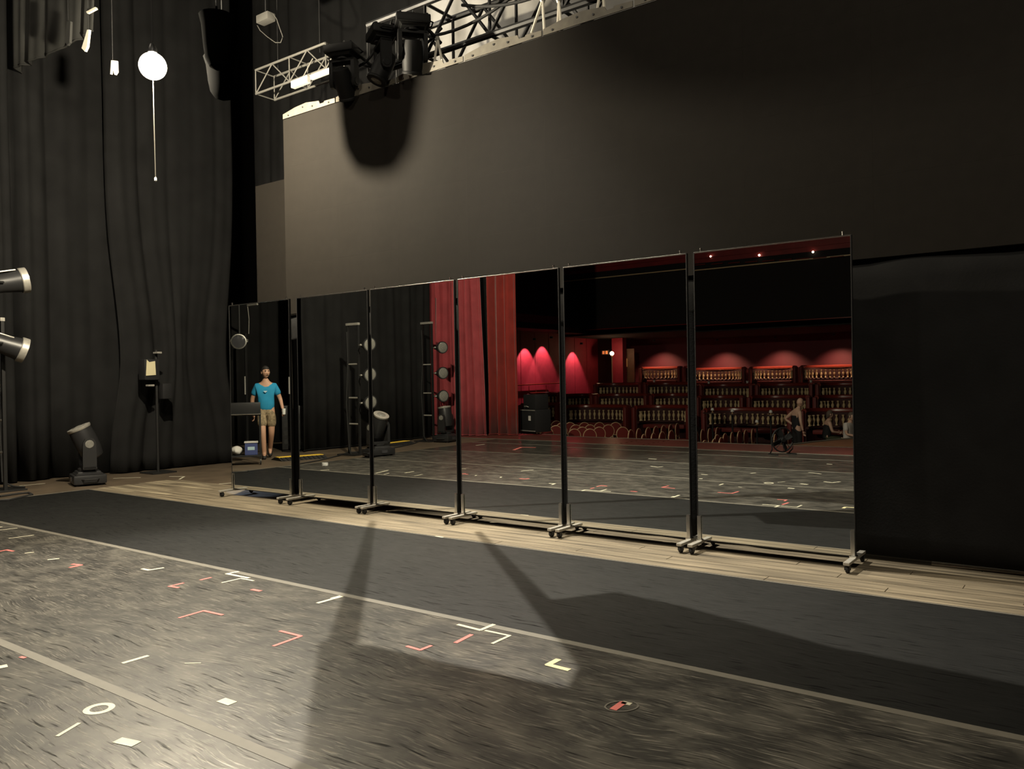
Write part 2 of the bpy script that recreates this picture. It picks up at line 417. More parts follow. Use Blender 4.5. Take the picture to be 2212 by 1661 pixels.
for i in range(6): mirror_panel(i)

# ================================================================== VIDEO WALL
YL, ZL0, ZL1, XL0 = 6.60, 2.335, 4.815, -8.40
led = thing('video_wall', 'huge dark flat screen wall hanging above and behind the mirrors', 'screen', (XL0, YL, ZL0))
nc, nr, cw = 12, 4, 1.0; rh = (ZL1 - ZL0) / nr
tile = None
for c in range(nc):
    for r in range(nr):
        if tile is None:
            tile = B((cw / 2, .04, rh / 2), (cw - .0004, .08, rh - .0004)).build('screen_panel', 'screen', led, ang=None); o = tile
        else:
            o = tile.copy(); COL.objects.link(o); o.parent = led
        o.location = (c * cw, 0, r * rh)
B((nc * cw / 2, .11, (ZL1 - ZL0) / 2), (nc * cw - .05, .05, ZL1 - ZL0 - .03)).build('back_frame', 'black_paint', led, ang=None)
z = ZL1 - ZL0
hp = None
for c in range(nc):
    if hp is None:
        poly = [(.01, 0, 0), (cw - .01, 0, 0), (cw - .01, 0, .055), (cw * .80, 0, .062), (cw * .79, 0, .045), (cw * .72, 0, .045), (cw * .70, 0, .085), (cw * .46, 0, .115), (cw * .25, 0, .10), (.012, 0, .06)]
        hp = MB().prism([(x, -.012, zz + .004) for x, _, zz in poly], (0, .012, 0)).build('header_bar', 'header', led, ang=None); o = hp
        bl = MB()
        bolt = MB().cyl((0, -.012, 0), (0, -.02, 0), .011, n=8).build('bolt', 'black_paint', hp); bolt.location = (.12, 0, .03)
        for q in ((.88, .03), (.40, .075), (.58, .05)):
            b2 = bolt.copy(); COL.objects.link(b2); b2.parent = hp; b2.location = (cw * q[0], 0, q[1])
        hp.location = (0, 0, z)
    else:
        o = hp.copy(); COL.objects.link(o); o.parent = led; o.location = (c * cw, 0, z)
        for ch in list(hp.children):
            if ch.name.startswith('bolt'):
                k = ch.copy(); COL.objects.link(k); k.parent = o
drape('masking_drape', 'black cloth masking hanging below the screen wall behind the mirrors', (XL0 + .02, 6.66), (3.5, 6.66), .05, ZL0 - .01, 'black_cloth', fold=.85, amp=.02, seed=4)
o = MB().cyl((0, 0, 0), (5.4, 0, 0), .018, n=8).build('weight_pipe', 'alu'); o.location = (-1.05, 6.71, .022)
tag(o, 'thin grey weight pipe on the floor under the black masking', 'pipe')
# lower black flat that shows left of the screen wall
p = onY(553, 403, 7.3); q = onY(640, 400, 7.3)
t = thing('masking_flat', 'dark upright flat sticking out left of the screen wall', 'flat', ((p.x + q.x) / 2 + .3, 7.3, 0))
wf = q.x - p.x + .6
B((0, 0, p.z / 2), (wf, .02, p.z)).build('face', 'screen', t, ang=None)
for s in (-1, 1): B((s * (wf / 2 - .04), .04, p.z / 2), (.07, .05, p.z - .01)).build('stile', 'black_paint', t, ang=None)
B((0, .04, p.z - .05), (wf - .16, .05, .07)).build('rail', 'black_paint', t, ang=None)

# ================================================================== BLACK DRAPES
drape('side_curtain', 'black folded side curtain at the far left behind the light boom', (-13.50, 4.75), (-13.52, 7.2), .02, 11.5, 'black_cloth', fold=.46, amp=.13, seed=1, nz=10, group='black side curtains')
drape('side_curtain', 'black side curtain pulled in by a lantern, left of the mirrors', (-13.22, 6.80), (-13.10, 9.10), .02, 11.5, 'black_cloth', fold=.50, amp=.08, seed=2, nz=44, pinch=(1.15, 1.95, 1.3, .62), group='black side curtains')
drape('upstage_curtain', 'black upstage curtain in the dark behind the screen wall', (-13.1, 9.6), (-7.2, 9.6), .02, 11.5, 'black_cloth', fold=.6, amp=.08, seed=5, nz=8)
drape('wing_curtain', 'black wing curtain behind the light boom second from left in mirrors', (-13.75, 1.45), (-13.75, -2.7), .02, 11, 'black_cloth', fold=.55, amp=.05, seed=8, nz=8)
drape('wing_backcloth', 'black curtain in the wing behind the man in blue', (-16.6, 6.5), (-16.6, -.5), .02, 11, 'black_cloth', fold=.6, amp=.06, seed=9, nz=6)
# grey cloth lit from behind the screen wall
drape('grey_backcloth', 'pale grey lit cloth hanging above and behind the screen wall', (-8.1, 9.0), (2.0, 9.0), 3.5, 11.5, 'grey_cloth', fold=1.1, amp=.10, seed=12, nz=24, hem='grey_cloth')
# border rags at the top left
def rag(name, label, pts, m, Y, th=.03):
    a = [onY(x, y, Y) for x, y in pts]; mb = MB(); mb.prism(a, (0, th, 0)); o = mb.build(name, m, ang=None)
    c = a[0].copy(); o.data.transform(Matrix.Translation(-c)); o.location = c
    MB().tube([(0.01, th / 2, -.01), (.01, th / 2, 13.03 - c.z)], .003, 5).build('tie_line', 'black_rubber', o)
    return tag(o, label, 'cloth')
P0 = onY(30, 60, 5.5); P1 = onY(215, 60, 5.5)
drape('border_cloth', 'dim dark grey border cloth hanging at the top left corner', (P0.x, 5.5), (P1.x, 5.55), onY(60, 140, 5.5).z, 10.5, 'dim_cloth', fold=.55, amp=.09, seed=21, nz=8, hem='dim_cloth', taper=-.25)
rag('tie_strap', 'pale strap end dangling left of the work light', [(188, 64), (192, 64), (188, 100), (183, 111), (176, 104), (182, 85)], 'rope', 5.15)
rag('tie_strap', 'short pale strap slanting near the top left corner', [(186, 25), (205, 15), (207, 19), (188, 29)], 'rope', 5.15)
rag('tie_strap', 'frayed pale strap end just left of the bright work light', [(240, 130), (250, 131), (251, 155), (247, 161), (244, 152), (238, 160)], 'rope', 5.15)
rag('tie_strap', 'faint wide strap hanging at the top left', [(144, 46), (152, 46), (150, 92), (145, 98), (141, 90)], 'dim_cloth', 5.15)

# ================================================================== WORK LIGHT
WL = CAM + ray(330, 143) * 8.5
t = thing('work_light', 'bright hanging bulb with a thin cable at the upper left', 'lamp', (WL.x, WL.y, WL.z - .16))
MB().ball((0, 0, .16), .045, 12, 8).build('bulb', 'bulb', t); MB().ball((0, 0, .16), .14, 24, 16).build('bloom_globe', 'bloom_glow', t)  # outer globe is added, its glow stands for the bulb's bloom
MB().rev([(.03, .29), (.045, .30), (.05, .34), (.03, .39), (.012, .40)], n=14).build('socket', 'black_plastic', t)
MB().tube([(0, 0, .38), (0, 0, 3), (0, 0, 8.0)], .006).build('cable', 'black_rubber', t)
MB().tube([(0, 0, .03), (.003, 0, -.4), (.012, 0, -1.02)], .005).build('pull_cord', 'rope', t)
MB().rev([(.004, 0), (.014, .01), (.012, .04), (.004, .05)], (.012, 0, -1.06), n=10).build('cord_knob', 'white_plastic', t)

# chain hoists with round chain bags (they throw the round shadows on the screen wall)
def hoist(label, loc, bag, bw, bh, cat='hoist'):
    """loc = hoist body; bag = offset of bag bottom, bw = bag radius, bh = bag height"""
    t = thing('chain_hoist', label, cat, loc, 0, 'chain hoists')
    B((0, 0, 1.62), (.16, .12, .24), bev=.02).build('motor_body', 'black_plastic', t)
    MB().tube([(0, 0, -.02), (0, 0, 1.5), (0, 0, 6.5)], .008).build('chain', 'black_paint', t)
    MB().rev([(bw * .15, 0), (bw * .6, bh * .06), (bw * .88, bh * .2), (bw, bh * .42), (bw * 1.12, bh * .8), (bw * 1.3, bh)], bag, n=18).build('chain_bag', 'fabric_bag', t)
    MB().tube([(0, 0, .02), (bag[0] * .6, bag[1] * .6, bag[2] + bh + .1), (bag[0], bag[1], bag[2] + bh)], .012).build('bag_strap', 'fabric_bag', t)
    return t
def toward(P, s, dz=0): P = Vector(P); q = WL + (P - WL) * s; q.z += dz; return q
SA = onY(808, 372, YL); SB = onY(1690, 222, YL)
a = toward(SA, .30); b = toward(SB, .13)
hoist('black chain hoist with a narrow bag just right of the work light', (a.x, a.y, a.z + .42), (0, 0, -.42), .155, .45)
hoist('black chain hoist with a wide bag right of the work light', (b.x, b.y, b.z + .5), (0, 0, -.5), .135, .55)

# hoist seen at the top
c = onY(574, 40, 7.2)
t = thing('chain_hoist', 'grey chain hoist at the top with a looping cable', 'hoist', (c.x, c.y, c.z - .07), 0, 'chain hoists')
B((0, 0, .07), (.26, .14, .11), bev=.015).build('motor_body', 'truss_grey', t)
MB().tube([(0, 0, .12), (0, 0, .3), (0, 0, 4)], .008).build('chain', 'black_paint', t)
pts = [onY(x, y, 7.2) - Vector((c.x, c.y, c.z - .07)) for x, y in [(590, 30), (598, 42), (604, 60), (611, 80), (606, 92), (595, 92), (578, 80), (562, 66), (556, 55)]]
MB().tube(pts, .006).build('cable', 'truss_grey', t)

# ================================================================== TRUSSES
def box_truss(name, label, x0, x1, y, z, d, h, r, m, bay, braced=True):
    t = thing(name, label, 'truss', (x0, y, z)); L = x1 - x0
    for yy in (0, d):
        for zz in (0, h): MB().cyl((0, yy, zz), (L, yy, zz), r, n=8).build('chord', m, t)
    n = max(1, round(L / bay)); q = L / n; br = r * .55
    up = MB().cyl((0, 0, 0), (0, 0, h), br, n=6).build('post', m, t)
    cr = MB().cyl((0, 0, 0), (0, d, 0), br, n=6).build('cross_tube', m, t)
    dg = MB().cyl((0, 0, 0), (q / 2, 0, h), br, n=6).build('brace', m, t)
    d2 = MB().cyl((0, 0, h), (q / 2, 0, 0), br, n=6).build('brace', m, t)
    first = dict(u=1, c=1, d=1, e=1)
    def put(o, key, loc):
        if first[key]: first[key] = 0; o.location = loc; return
        k = o.copy(); COL.objects.link(k); k.parent = t; k.location = loc
    for i in range(n + 1):
        for yy in (0, d): put(up, 'u', (i * q, yy, 0))
        for zz in (0, h): put(cr, 'c', (i * q, 0, zz))
    for i in range(n):
        for yy in (0, d):
            put(dg, 'd', (i * q, yy, 0)); put(d2, 'e', ((i + .5) * q, yy, 0))
    return t
g0 = onY(553, 203, 7.2)
gt = box_truss('grey_truss', 'thin grey truss end left of the black truss, above the screen wall', g0.x, g0.x + 1.5, 7.2, g0.z, .32, .34, .016, 'truss_grey', .72)
for q in (.3, 1.2): MB().cyl((q, .16, .34), (q, .16, 13.03 - g0.z), .006, n=6).build('suspension_wire', 'black_paint', gt)
bt = box_truss('black_truss', 'heavy black box truss above the screen wall', -7.25, 2.2, 7.0, 5.22, .5, .62, .036, 'black_paint', .95)
# cables and clamps hanging on the black truss
for i, (x0, x1, s) in enumerate([(-7.5, -6.0, .22), (-6.6, -4.9, .16), (-5.6, -3.6, .2), (-7.6, -6.7, .35)]):
    o = MB().tube([(x0 + (x1 - x0) * k / 10, 6.94 - .06 * i, 5.45 + .05 * i - s * 4 * (k / 10) * (1 - k / 10)) for k in range(11)], .017, 6).build('cable', 'black_rubber')
    tag(o, ['sagging black cable at the left end of the black truss', 'sagging black cable on the middle of the black truss', 'sagging black cable on the right of the black truss', 'deep loop of black cable below the truss corner'][i], 'cable', 'cables on the black truss')
def batten_light(i, P, label):
    t = thing('bar_light', label, 'stage light', P)
    return t
c0 = onY(632, 188, 7.0); c1 = onY(716, 156, 7.0)
t = thing('batten', 'white batten bar hanging under the grey truss', 'batten', c0)
v = c1 - c0; L = v.length; ry = -math.atan2(v.z, v.x)
t.rotation_euler = (0, ry, 0)
B((L * .22, 0, .02), (L * .42, .07, .09), bev=.008).build('tube_housing', 'white_bar', t, ang=None)
B((L * .75, 0, .02), (L * .5, .05, .05), bev=.008).build('tube_cover', 'white_bar', t, ang=None)
B((L * .48, .03, .07), (L, .03, .02)).build('rail', 'alu', t, ang=None)
for q in (.2, .8): MB().tube([(L * q, .03, .07), (L * q + .02, .21, .40)], .008).build('hanger', 'alu', t)
# pale slings that carry the screen wall
for i, (x, y0, xb, yb, x2) in enumerate([(945, 85, 937, 145, 957), (1172, 0, 1148, 72, 1176), (1207, 0, 1204, 74, 1214), (1300, -40, 1288, 34, 1306)]):
    a = onY(x, y0, 6.75); b = onY(xb, yb, 6.62); c = onY(x2, yb - 4, 6.62)
    t = thing('sling', ['pale V-shaped sling holding the screen wall below the truss', 'pale slanting sling at the bright cloth above the screen wall', 'pale near-vertical sling right of the slanting one', 'pale sling at the top right end of the visible truss'][i], 'sling', (a.x, a.y, a.z), 0, 'slings of the screen wall')
    MB().tube([(0, 0, 0), b - a], .014, 6).build('strand', 'rope', t); MB().tube([(0, 0, 0), c - a], .014, 6).build('strand', 'rope', t)
    MB().rev([(.02, -.03), (.03, 0), (.02, .03)], (0, 0, .0), n=10).build('shackle', 'alu', t)

# added unseen spotlight; blades cut to imitate light bounced off the mirrors
PS = Vector((-5.9, 6.0, 7.4))
t = thing('added_spotlight', 'added unseen spotlight with shade blades, standing in for light off the mirrors', 'stage light', PS)
ax = (Vector((-3.6, 3.0, 0)) - PS).normalized()
MB().rev([(.10, -.55), (.14, -.5), (.14, -.2), (.09, -.18), (.09, -.06), (.10, -.04)], (0, 0, 0), ax, 16).build('barrel', 'black_plastic', t)
MB().cyl((-2.5, .1, .62), (2.5, .1, .62), .024).build('pipe', 'alu', t); MB().tube([-ax * .35, (0, .1, .62)], .02).build('clamp', 'black_paint', t)
for nm, poly in [('shade_bar', [(797, 1128), (812, 1128), (775, 1390), (706, 1390)]), ('shade_bar', [(1024, 1150), (1040, 1150), (1345, 1450), (1255, 1450)]),
                 ('shade_blade', [(690, 1386), (800, 1396), (950, 1430), (1100, 1462), (1225, 1488), (1250, 1440), (1165, 1300), (1330, 1280), (1480, 1312), (1800, 1400), (2300, 1500), (5.0, -1.5), (-1.2, -1.5), (655, 1640)])]:
    pts = []
    for q in poly:
        f = fl(*q) if q[0] > 20 else Vector((q[0], q[1], 0)); pts.append((f - PS) * .13)
    MB().prism(pts, (0, 0, .004)).build(nm, 'black_paint', t, ang=None)  # added blades follow the outlines of the shade on the floor
MB().tube([(-.75, -.75, -.5), (-.05, -.1, -.02)], .008).tube([(.9, -.75, -.5), (.05, -.1, -.02)], .008).build('shade_arm', 'black_paint', t)
lamp('mirror_bounce_beam', 'SPOT', PS, 4500, (1, .92, .77), PS + ax, .004, 66, .4)  # added beam in place of the light thrown back by the mirrors

# ================================================================== STAGE LIGHTS
def moving_head(label, loc, rz, tilt, s=1.0, base=True, group='moving head lights'):
    t = thing('moving_head_light', label, 'stage light', loc, rz, group)
    if base:
        bs = MB(); bs.box((0, 0, .075 * s), (.44 * s, .36 * s, .11 * s), bev=.02 * s); bs.box((0, 0, .145 * s), (.36 * s, .30 * s, .05 * s), bev=.015 * s, taper=.85)
        bo = bs.build('base', 'black_plastic', t)
        for sx in (-1, 1):
            for sy in (-1, 1): MB().cyl((sx * .17 * s, sy * .13 * s, 0), (sx * .17 * s, sy * .13 * s, .025 * s), .022 * s, n=10).build('foot', 'black_rubber', bo)
            MB().tube([(sx * .22 * s, -.09 * s, .08 * s), (sx * .26 * s, -.07 * s, .08 * s), (sx * .26 * s, .07 * s, .08 * s), (sx * .22 * s, .09 * s, .08 * s)], .010 * s, 6).build('handle', 'black_rubber', bo)
        B((0, -.183 * s, .08 * s), (.11 * s, .006 * s, .05 * s)).build('display', 'lens_dark', bo, ang=None)
        MB().rev([(.10 * s, .165 * s), (.11 * s, .175 * s), (.11 * s, .2 * s), (.08 * s, .21 * s)], n=18).build('turntable', 'black_plastic', t)
    zc = .50 * s
    for sx in (-1, 1):
        a = MB(); pr = [(-.075, .2), (.075, .2), (.075, .36), (.07, .52), (.045, .565), (0, .575), (-.045, .565), (-.07, .52), (-.075, .36)]
        a.prism([(sx * .165 * s - .025 * s, y * s, z * s) for y, z in pr], (.05 * s, 0, 0)); ao = a.build('yoke_arm', 'black_plastic', t)
        MB().rev([(.05 * s, 0), (.045 * s, .006 * s)], (sx * .19 * s, 0, zc), (sx, 0, 0), 14).build('side_cap', 'lens', ao)
    B((0, 0, .215 * s), (.38 * s, .15 * s, .045 * s), bev=.01 * s).build('yoke_bridge', 'black_plastic', t)
    R = Matrix.Rotation(tilt, 3, 'X'); ax = R @ Vector((0, 0, 1)); o = Vector((0, 0, zc))
    hd = MB().rev([(.06 * s, -.20 * s), (.11 * s, -.18 * s), (.128 * s, -.10 * s), (.135 * s, .02 * s), (.132 * s, .14 * s), (.125 * s, .20 * s), (.112 * s, .205 * s)], o, ax, 20).build('head', 'black_plastic', t)
    MB().rev([(.128 * s, .19 * s), (.135 * s, .20 * s), (.135 * s, .225 * s), (.112 * s, .228 * s)], o, ax, 20).build('bezel', 'alu', hd)
    MB().rev([(.110 * s, .20 * s), (.085 * s, .225 * s), (.04 * s, .238 * s), (.003, .242 * s)], o, ax, 20).build('lens', 'lens', hd)
    return t
t = moving_head('black moving head light standing on the floor before the side curtain', fl(190, 1046), math.radians(-18), math.radians(24), 1.22)

def boom(label, loc, hgt, rz, rungs):
    t = thing('light_boom', label, 'light stand', loc, rz, 'ladder booms with lights')
    for x in (0, .31): B((x, 0, hgt / 2 + .02), (.045, .045, hgt), bev=.005).build('side_rail', 'black_paint', t, ang=None)
    B((.155, 0, hgt + .02), (.36, .06, .05), bev=.006).build('top_bar', 'alu', t, ang=None)
    for z in rungs: MB().cyl((.02, 0, z), (.29, 0, z), .017, n=8).build('rung', 'alu', t)
    B((.155, 0, .012), (.5, .5, .022), bev=.005).build('base_plate', 'black_paint', t, ang=None)
    MB().tube([(.02, .04, hgt * .95), (.05, .05, hgt * .7), (0, .06, hgt * .4), (.06, .06, .12), (.2, .15, .05), (.32, .25, .035)], .014, 6).build('cable', 'black_rubber', t)
    for k in range(4): B((-.03, -.02, hgt * (.22 + .19 * k)), (.012, .02, .10)).build('clip', 'white_bar', t, ang=None)
    return t
def par(label, loc, rz, r=.125):
    t = thing('wash_light', label, 'stage light', loc, rz, 'round wash lights on the booms')      # points to local +X
    can = MB().rev([(.03, -.20), (.06, -.195), (.085, -.15), (.10, -.06), (r, .0), (r + .008, .01), (r + .008, .05), (r - .012, .05)], (0, 0, 0), (1, 0, 0), 18).build('can', 'black_plastic', t)
    MB().rev([(r - .014, .052), (r * .6, .064), (.003, .068)], (0, 0, 0), (1, 0, 0), 18).build('lens', 'lens', t)
    MB().tube([(-.04, r + .03, 0), (-.1, r + .03, -.0), (-.22, r * .7, 0), (-.26, 0, 0), (-.22, -r * .7, 0), (-.1, -r - .03, 0), (-.04, -r - .03, 0)], .011, 6).build('yoke', 'alu', t)
    B((-.285, 0, 0), (.05, .05, .07), bev=.006).build('clamp', 'black_paint', t, ang=None)
    for s in (-1, 1): MB().rev([(.02, 0), (.018, .03)], (-.04, s * (r + .01), 0), (0, s, 0), 10).build('knob', 'alu', t)
    return t
# boom in direct view at the left edge
BD = fl(12, 1062)
boom('black ladder boom at the left edge of the picture', (BD.x - .31, BD.y, 0), 2.4, 0, (.55, 1.0, 1.5, 2.0))
for (px, py, nm, tl_) in [(4, 612, 'upper silver-topped lamp head jutting in at the left edge', 1.35), (2, 742, 'lower tilted lamp head jutting in at the left edge', 1.9)]:
    c = onY(px, py, BD.y - .1)
    t = thing('lamp_head', nm, 'stage light', c, math.radians(78), 'lamp heads at the left edge')
    R = Matrix.Rotation(tl_, 3, 'Y'); ax = R @ Vector((0, 0, 1))
    h = MB().rev([(.03, -.34), (.09, -.33), (.125, -.25), (.13, .0), (.15, .16), (.165, .28), (.15, .29)], (0, 0, 0), ax, 24).build('housing', 'black_plastic', t)
    MB().rev([(.166, .22), (.176, .23), (.176, .31), (.152, .312), (.15, .29)], (0, 0, 0), ax, 24, cap=False).build('rim', 'alu', t)
    MB().rev([(.148, .292), (.08, .305), (.003, .31)], (0, 0, 0), ax, 24).build('lens', 'lens_dark', t)
    B((-.05, 0, .145), (.42, .16, .02), rot=Matrix.Rotation(tl_ - PI / 2, 3, 'Y'), bev=.008).build('top_cover', 'alu', t)
    MB().tube([(.0, .16, 0), (-.2, .17, 0), (-.34, .1, 0), (-.36, 0, 0), (-.34, -.1, 0), (-.2, -.17, 0), (0, -.16, 0)], .014, 6).build('yoke', 'black_paint', t)
# moving heads hanging in front of the left end of the black truss
for k, (px, py, rzz, tl_, nm) in enumerate([(742, 100, 20, 35, 'leftmost'), (826, 62, -30, -25, 'middle'), (890, 36, 50, 20, 'rightmost')]):
    c = onY(px, py, 6.5)
    t = moving_head('black moving head light hanging over the top edge of the screen wall, ' + nm, c, 0, math.radians(tl_), .85, group='hanging moving heads')
    for o in t.children_recursive:
        if not o.name.startswith('lens'): o.data.materials[0] = G['matte_black']
    t.rotation_euler = (PI, 0, math.radians(rzz))
    q = Matrix.Rotation(-math.radians(rzz), 3, 'Z') @ Vector((0, .47, 5.30 - c.z)); q = Matrix.Rotation(PI, 3, 'X') @ q
    MB().tube([(0, 0, .03), (0, 0, -.05), q], .022, 8).build('hanging_arm', 'black_paint', t)
# booms that the mirrors show
for (px, py, top, lights, nm) in [(766, 981, 2.62, (2.20, 1.60, 1.05), 'boom against black'), (926, 955, 2.80, (2.22, 1.62, 1.08), 'boom before the red curtain')]:
    P = vfl(px, py); boom('black ladder ' + nm + ' seen in the mirrors', (P.x - .15, P.y, 0), top, 0, (.62, 1.15, 1.83))
    for z, wz in zip(lights, ('top', 'middle', 'lowest')):
        par('%s round wash light on the %s in the mirrors' % (wz, nm), (P.x + .15 + .335, P.y + .02, z), math.radians(18), .135)
P = vfl(818, 986); P.z = .0045; moving_head('black moving head light at the foot of the boom against black', P, math.radians(100), math.radians(28), 1.15)
P = vfl(964, 956); moving_head('black moving head light at the foot of the boom by the red curtain', P, math.radians(80), math.radians(-8), 1.15)
# lantern stand that gathers the side curtain
P = fl(342, 1020); P = P * (12.72 / -P.x); P.z = 0
t = thing('lantern_stand', 'black stand with a small lantern against the pulled side curtain', 'light stand', P)
MB().cyl((0, 0, 0), (0, 0, 2.05), .022, n=10).build('pole', 'black_paint', t); B((0, 0, .012), (.42, .42, .024), bev=.006).build('base', 'black_paint', t, ang=None)
bd = B((.06, -.16, 1.72), (.20, .26, .34), bev=.02).build('lantern_body', 'black_plastic', t)
MB().prism([(.17, -.28, 1.62), (.17, -.11, 1.63), (.17, -.12, 1.86), (.17, -.22, 1.84), (.17, -.26, 1.88)], (.008, 0, 0)).build('colour_frame', 'gel', t, ang=None)
B((.08, -.02, 2.0), (.14, .08, .03), bev=.006).build('hook_clamp', 'alu', t, ang=None)
B((.08, -.16, 1.46), (.1, .1, .03), bev=.006).build('lower_clamp', 'alu', t, ang=None)
B((.05, .12, 1.36), (.14, .16, .26), bev=.02).build('ballast_box', 'black_plastic', t)
lamp('added_blue_beam', 'SPOT', P + Vector((.22, -.16, 1.72)), 260, (.62, .76, 1), (-9.25, 6.62, 0), .03, 9, .35)  # beam added here for the bluish reflected light on the floor

# ================================================================== RED HOUSE CURTAINS
def seg(xa, ya, xb, yb): a = vfl(xa, ya); b = vfl(xb, yb); return a, b
a, b = vY(915, 943, -3.15), vY(984, 945, -3.15)
drape('red_curtain', 'wide red house curtain behind the second boom in the mirrors', (a.x, -3.15), (b.x + .1, -3.15), .02, 9.5, 'red_cloth', fold=.26, amp=.13, seed=31, nz=8, hem='red_cloth', group='red house curtains')
a, b = vY(989, 945, -3.10), vY(1029, 947, -3.10)
drape('red_curtain', 'bunched red house curtain flaring out at the floor in the mirrors', (a.x, -3.05), (b.x, -3.10), .02, 9.5, 'red_cloth', fold=.17, amp=.10, seed=32, nz=10, taper=.30, hem='red_cloth', group='red house curtains')
a, b = vY(1064, 946, -3.55), vY(1116, 946, -3.55)
drape('red_curtain', 'orange-red outermost house curtain next to the auditorium in the mirrors', (a.x, -3.55), (b.x, -3.60), .02, 9.5, 'orange_red_cloth', fold=.30, amp=.12, seed=33, nz=8, hem='orange_red_cloth', group='red house curtains')
drape('black_drape', 'black strip of drape between the red curtains in the mirrors', (-13.9, -3.72), (-11.95, -3.72), .02, 9.5, 'black_cloth', fold=.4, amp=.04, seed=34, nz=6)

# ================================================================== CABLE RAMPS, FLOOR CABLES
def ramp(label, P, Q):
    P, Q = Vector(P), Vector(Q); d = Q - P; L = d.length
    t = thing('cable_ramp', label, 'cable ramp', P, math.atan2(d.y, d.x), 'cable ramps')
    pr = [(-.26, 0), (-.09, .055), (.09, .055), (.26, 0)]
    MB().prism([(0, y, z) for y, z in pr], (L, 0, 0)).build('ramp_body', 'black_rubber', t, ang=None)
    B((L / 2, 0, .060), (L - .02, .17, .012), bev=.003).build('lid', 'yellow', t, ang=None)
    rb = None
    n = int(L / .09)
    for s in (-1, 1):
        for k in range(n):
            if rb is None: rb = B((0, 0, 0), (.03, .15, .01), rot=rot(x=-.31)).build('tread_rib', 'black_plastic', t, ang=None); o = rb
            else: o = rb.copy(); COL.objects.link(o); o.parent = t
            o.location = (.05 + k * .09, s * .178, .032); o.rotation_euler = (0 if s > 0 else .62, 0, 0)
    return t
ramp('cable ramp with a yellow lid near the man in blue', vfl(597, 995), vfl(696, 987))
ramp('cable ramp with a yellow lid between the two booms', vfl(833, 965), vfl(880, 959))
pts = [vfl(x, y) + Vector((0, 0, .012)) for x, y in [(640, 1004), (690, 995), (730, 985), (752, 978), (790, 975), (850, 970), (890, 962), (908, 955)]]
tag(MB().tube(pts, .014, 6).build('floor_cable', 'black_rubber'), 'black cable lying along the floor between the two booms', 'cable')
pts = [fl(x, y) + Vector((0, 0, .012)) for x, y in [(0, 1074), (40, 1068), (62, 1066), (70, 1070), (45, 1076), (20, 1082), (0, 1083)]]
tag(MB().tube(pts, .014, 6).build('floor_cable', 'black_rubber'), 'black cable loop on the floor at the foot of the left boom', 'cable')

# ================================================================== PEOPLE
def skin_me(V, E, Rr, sub=1):
    me = bpy.data.meshes.new('tmp'); me.from_pydata([Vector(v) for v in V], E, []); o = bpy.data.objects.new('tmp', me); COL.objects.link(o)
    md = o.modifiers.new('skin', 'SKIN'); md.use_smooth_shade = True
    for i, r in enumerate(Rr):
        sv = me.skin_vertices[0].data[i]; sv.radius = r if isinstance(r, tuple) else (r, r); sv.use_root = (i == 0)
    sb = o.modifiers.new('sub', 'SUBSURF'); sb.levels = sub; sb.render_levels = sub
    dg = bpy.context.evaluated_depsgraph_get(); out = bpy.data.meshes.new_from_object(o.evaluated_get(dg))
    bpy.data.objects.remove(o); bpy.data.meshes.remove(me); return out
def merge(name, items, parent):
    """items: (mesh, material) joined to one mesh"""
    P, Fs, Mi, mats = [], [], [], []
    for me, m in items:
        if m not in mats: mats.append(m)
        b = len(P); P += [v.co.copy() for v in me.vertices]
        for f in me.polygons: Fs.append([b + i for i in f.vertices]); Mi.append(mats.index(m))
    me = bpy.data.meshes.new(name); me.from_pydata(P, [], Fs); me.polygons.foreach_set('material_index', Mi)
    for m in mats: me.materials.append(G[m])
    me.shade_smooth(); o = bpy.data.objects.new(name, me); COL.objects.link(o); o.parent = parent; return o
def mb_mesh(mb):
    bmesh.ops.recalc_face_normals(mb.bm, faces=mb.bm.faces); me = bpy.data.meshes.new('m'); mb.bm.to_mesh(me); mb.bm.free(); return me
def head_mesh(c, yaw, skin, pitch=0):
    R = Matrix.Rotation(yaw, 3, 'Z') @ Matrix.Rotation(pitch, 3, 'X'); c = Vector(c)
    mb = MB(); mb.ball((0, 0, 0), 1, 20, 16)
    for v in mb.bm.verts:
        x, y, z = v.co
        wj = 1 - .30 * max(0, -z) ** 1.5; yy = y * .095 * (1 - .12 * max(0, -z)) + (.012 if y > 0 and z < 0 else 0)
        q = Vector((x * .076 * wj, yy, z * .118))
        if y > .6 and .0 < z < .25: q.y -= .010 * (1 if abs(abs(x) - .38) < .22 else 0)       # eye sockets
        v.co = q
    mb.prism([(-.004, .085, .018), (.004, .085, .018), (.016, .088, -.028), (-.016, .088, -.028)], (0, .012, 0))
    mb.ball((0, .104, -.024), (.013, .014, .012), 8, 6)
    for s in (-1, 1): mb.ball((s * .078, -.008, -.005), (.010, .020, .032), 8, 6)
    for v in mb.bm.verts: v.co = R @ v.co + c
    sk = mb_mesh(mb)
    e = MB()
    for s in (-1, 1): e.ball((s * .030, .083, .014), (.012, .008, .007), 8, 6)
    e.box((0, .092, -.055), (.045, .008, .008))
    for s in (-1, 1): e.box((s * .03, .088, .034), (.034, .008, .006))
    for v in e.bm.verts: v.co = R @ v.co + c
    return [(sk, skin), (mb_mesh(e), 'hair')]
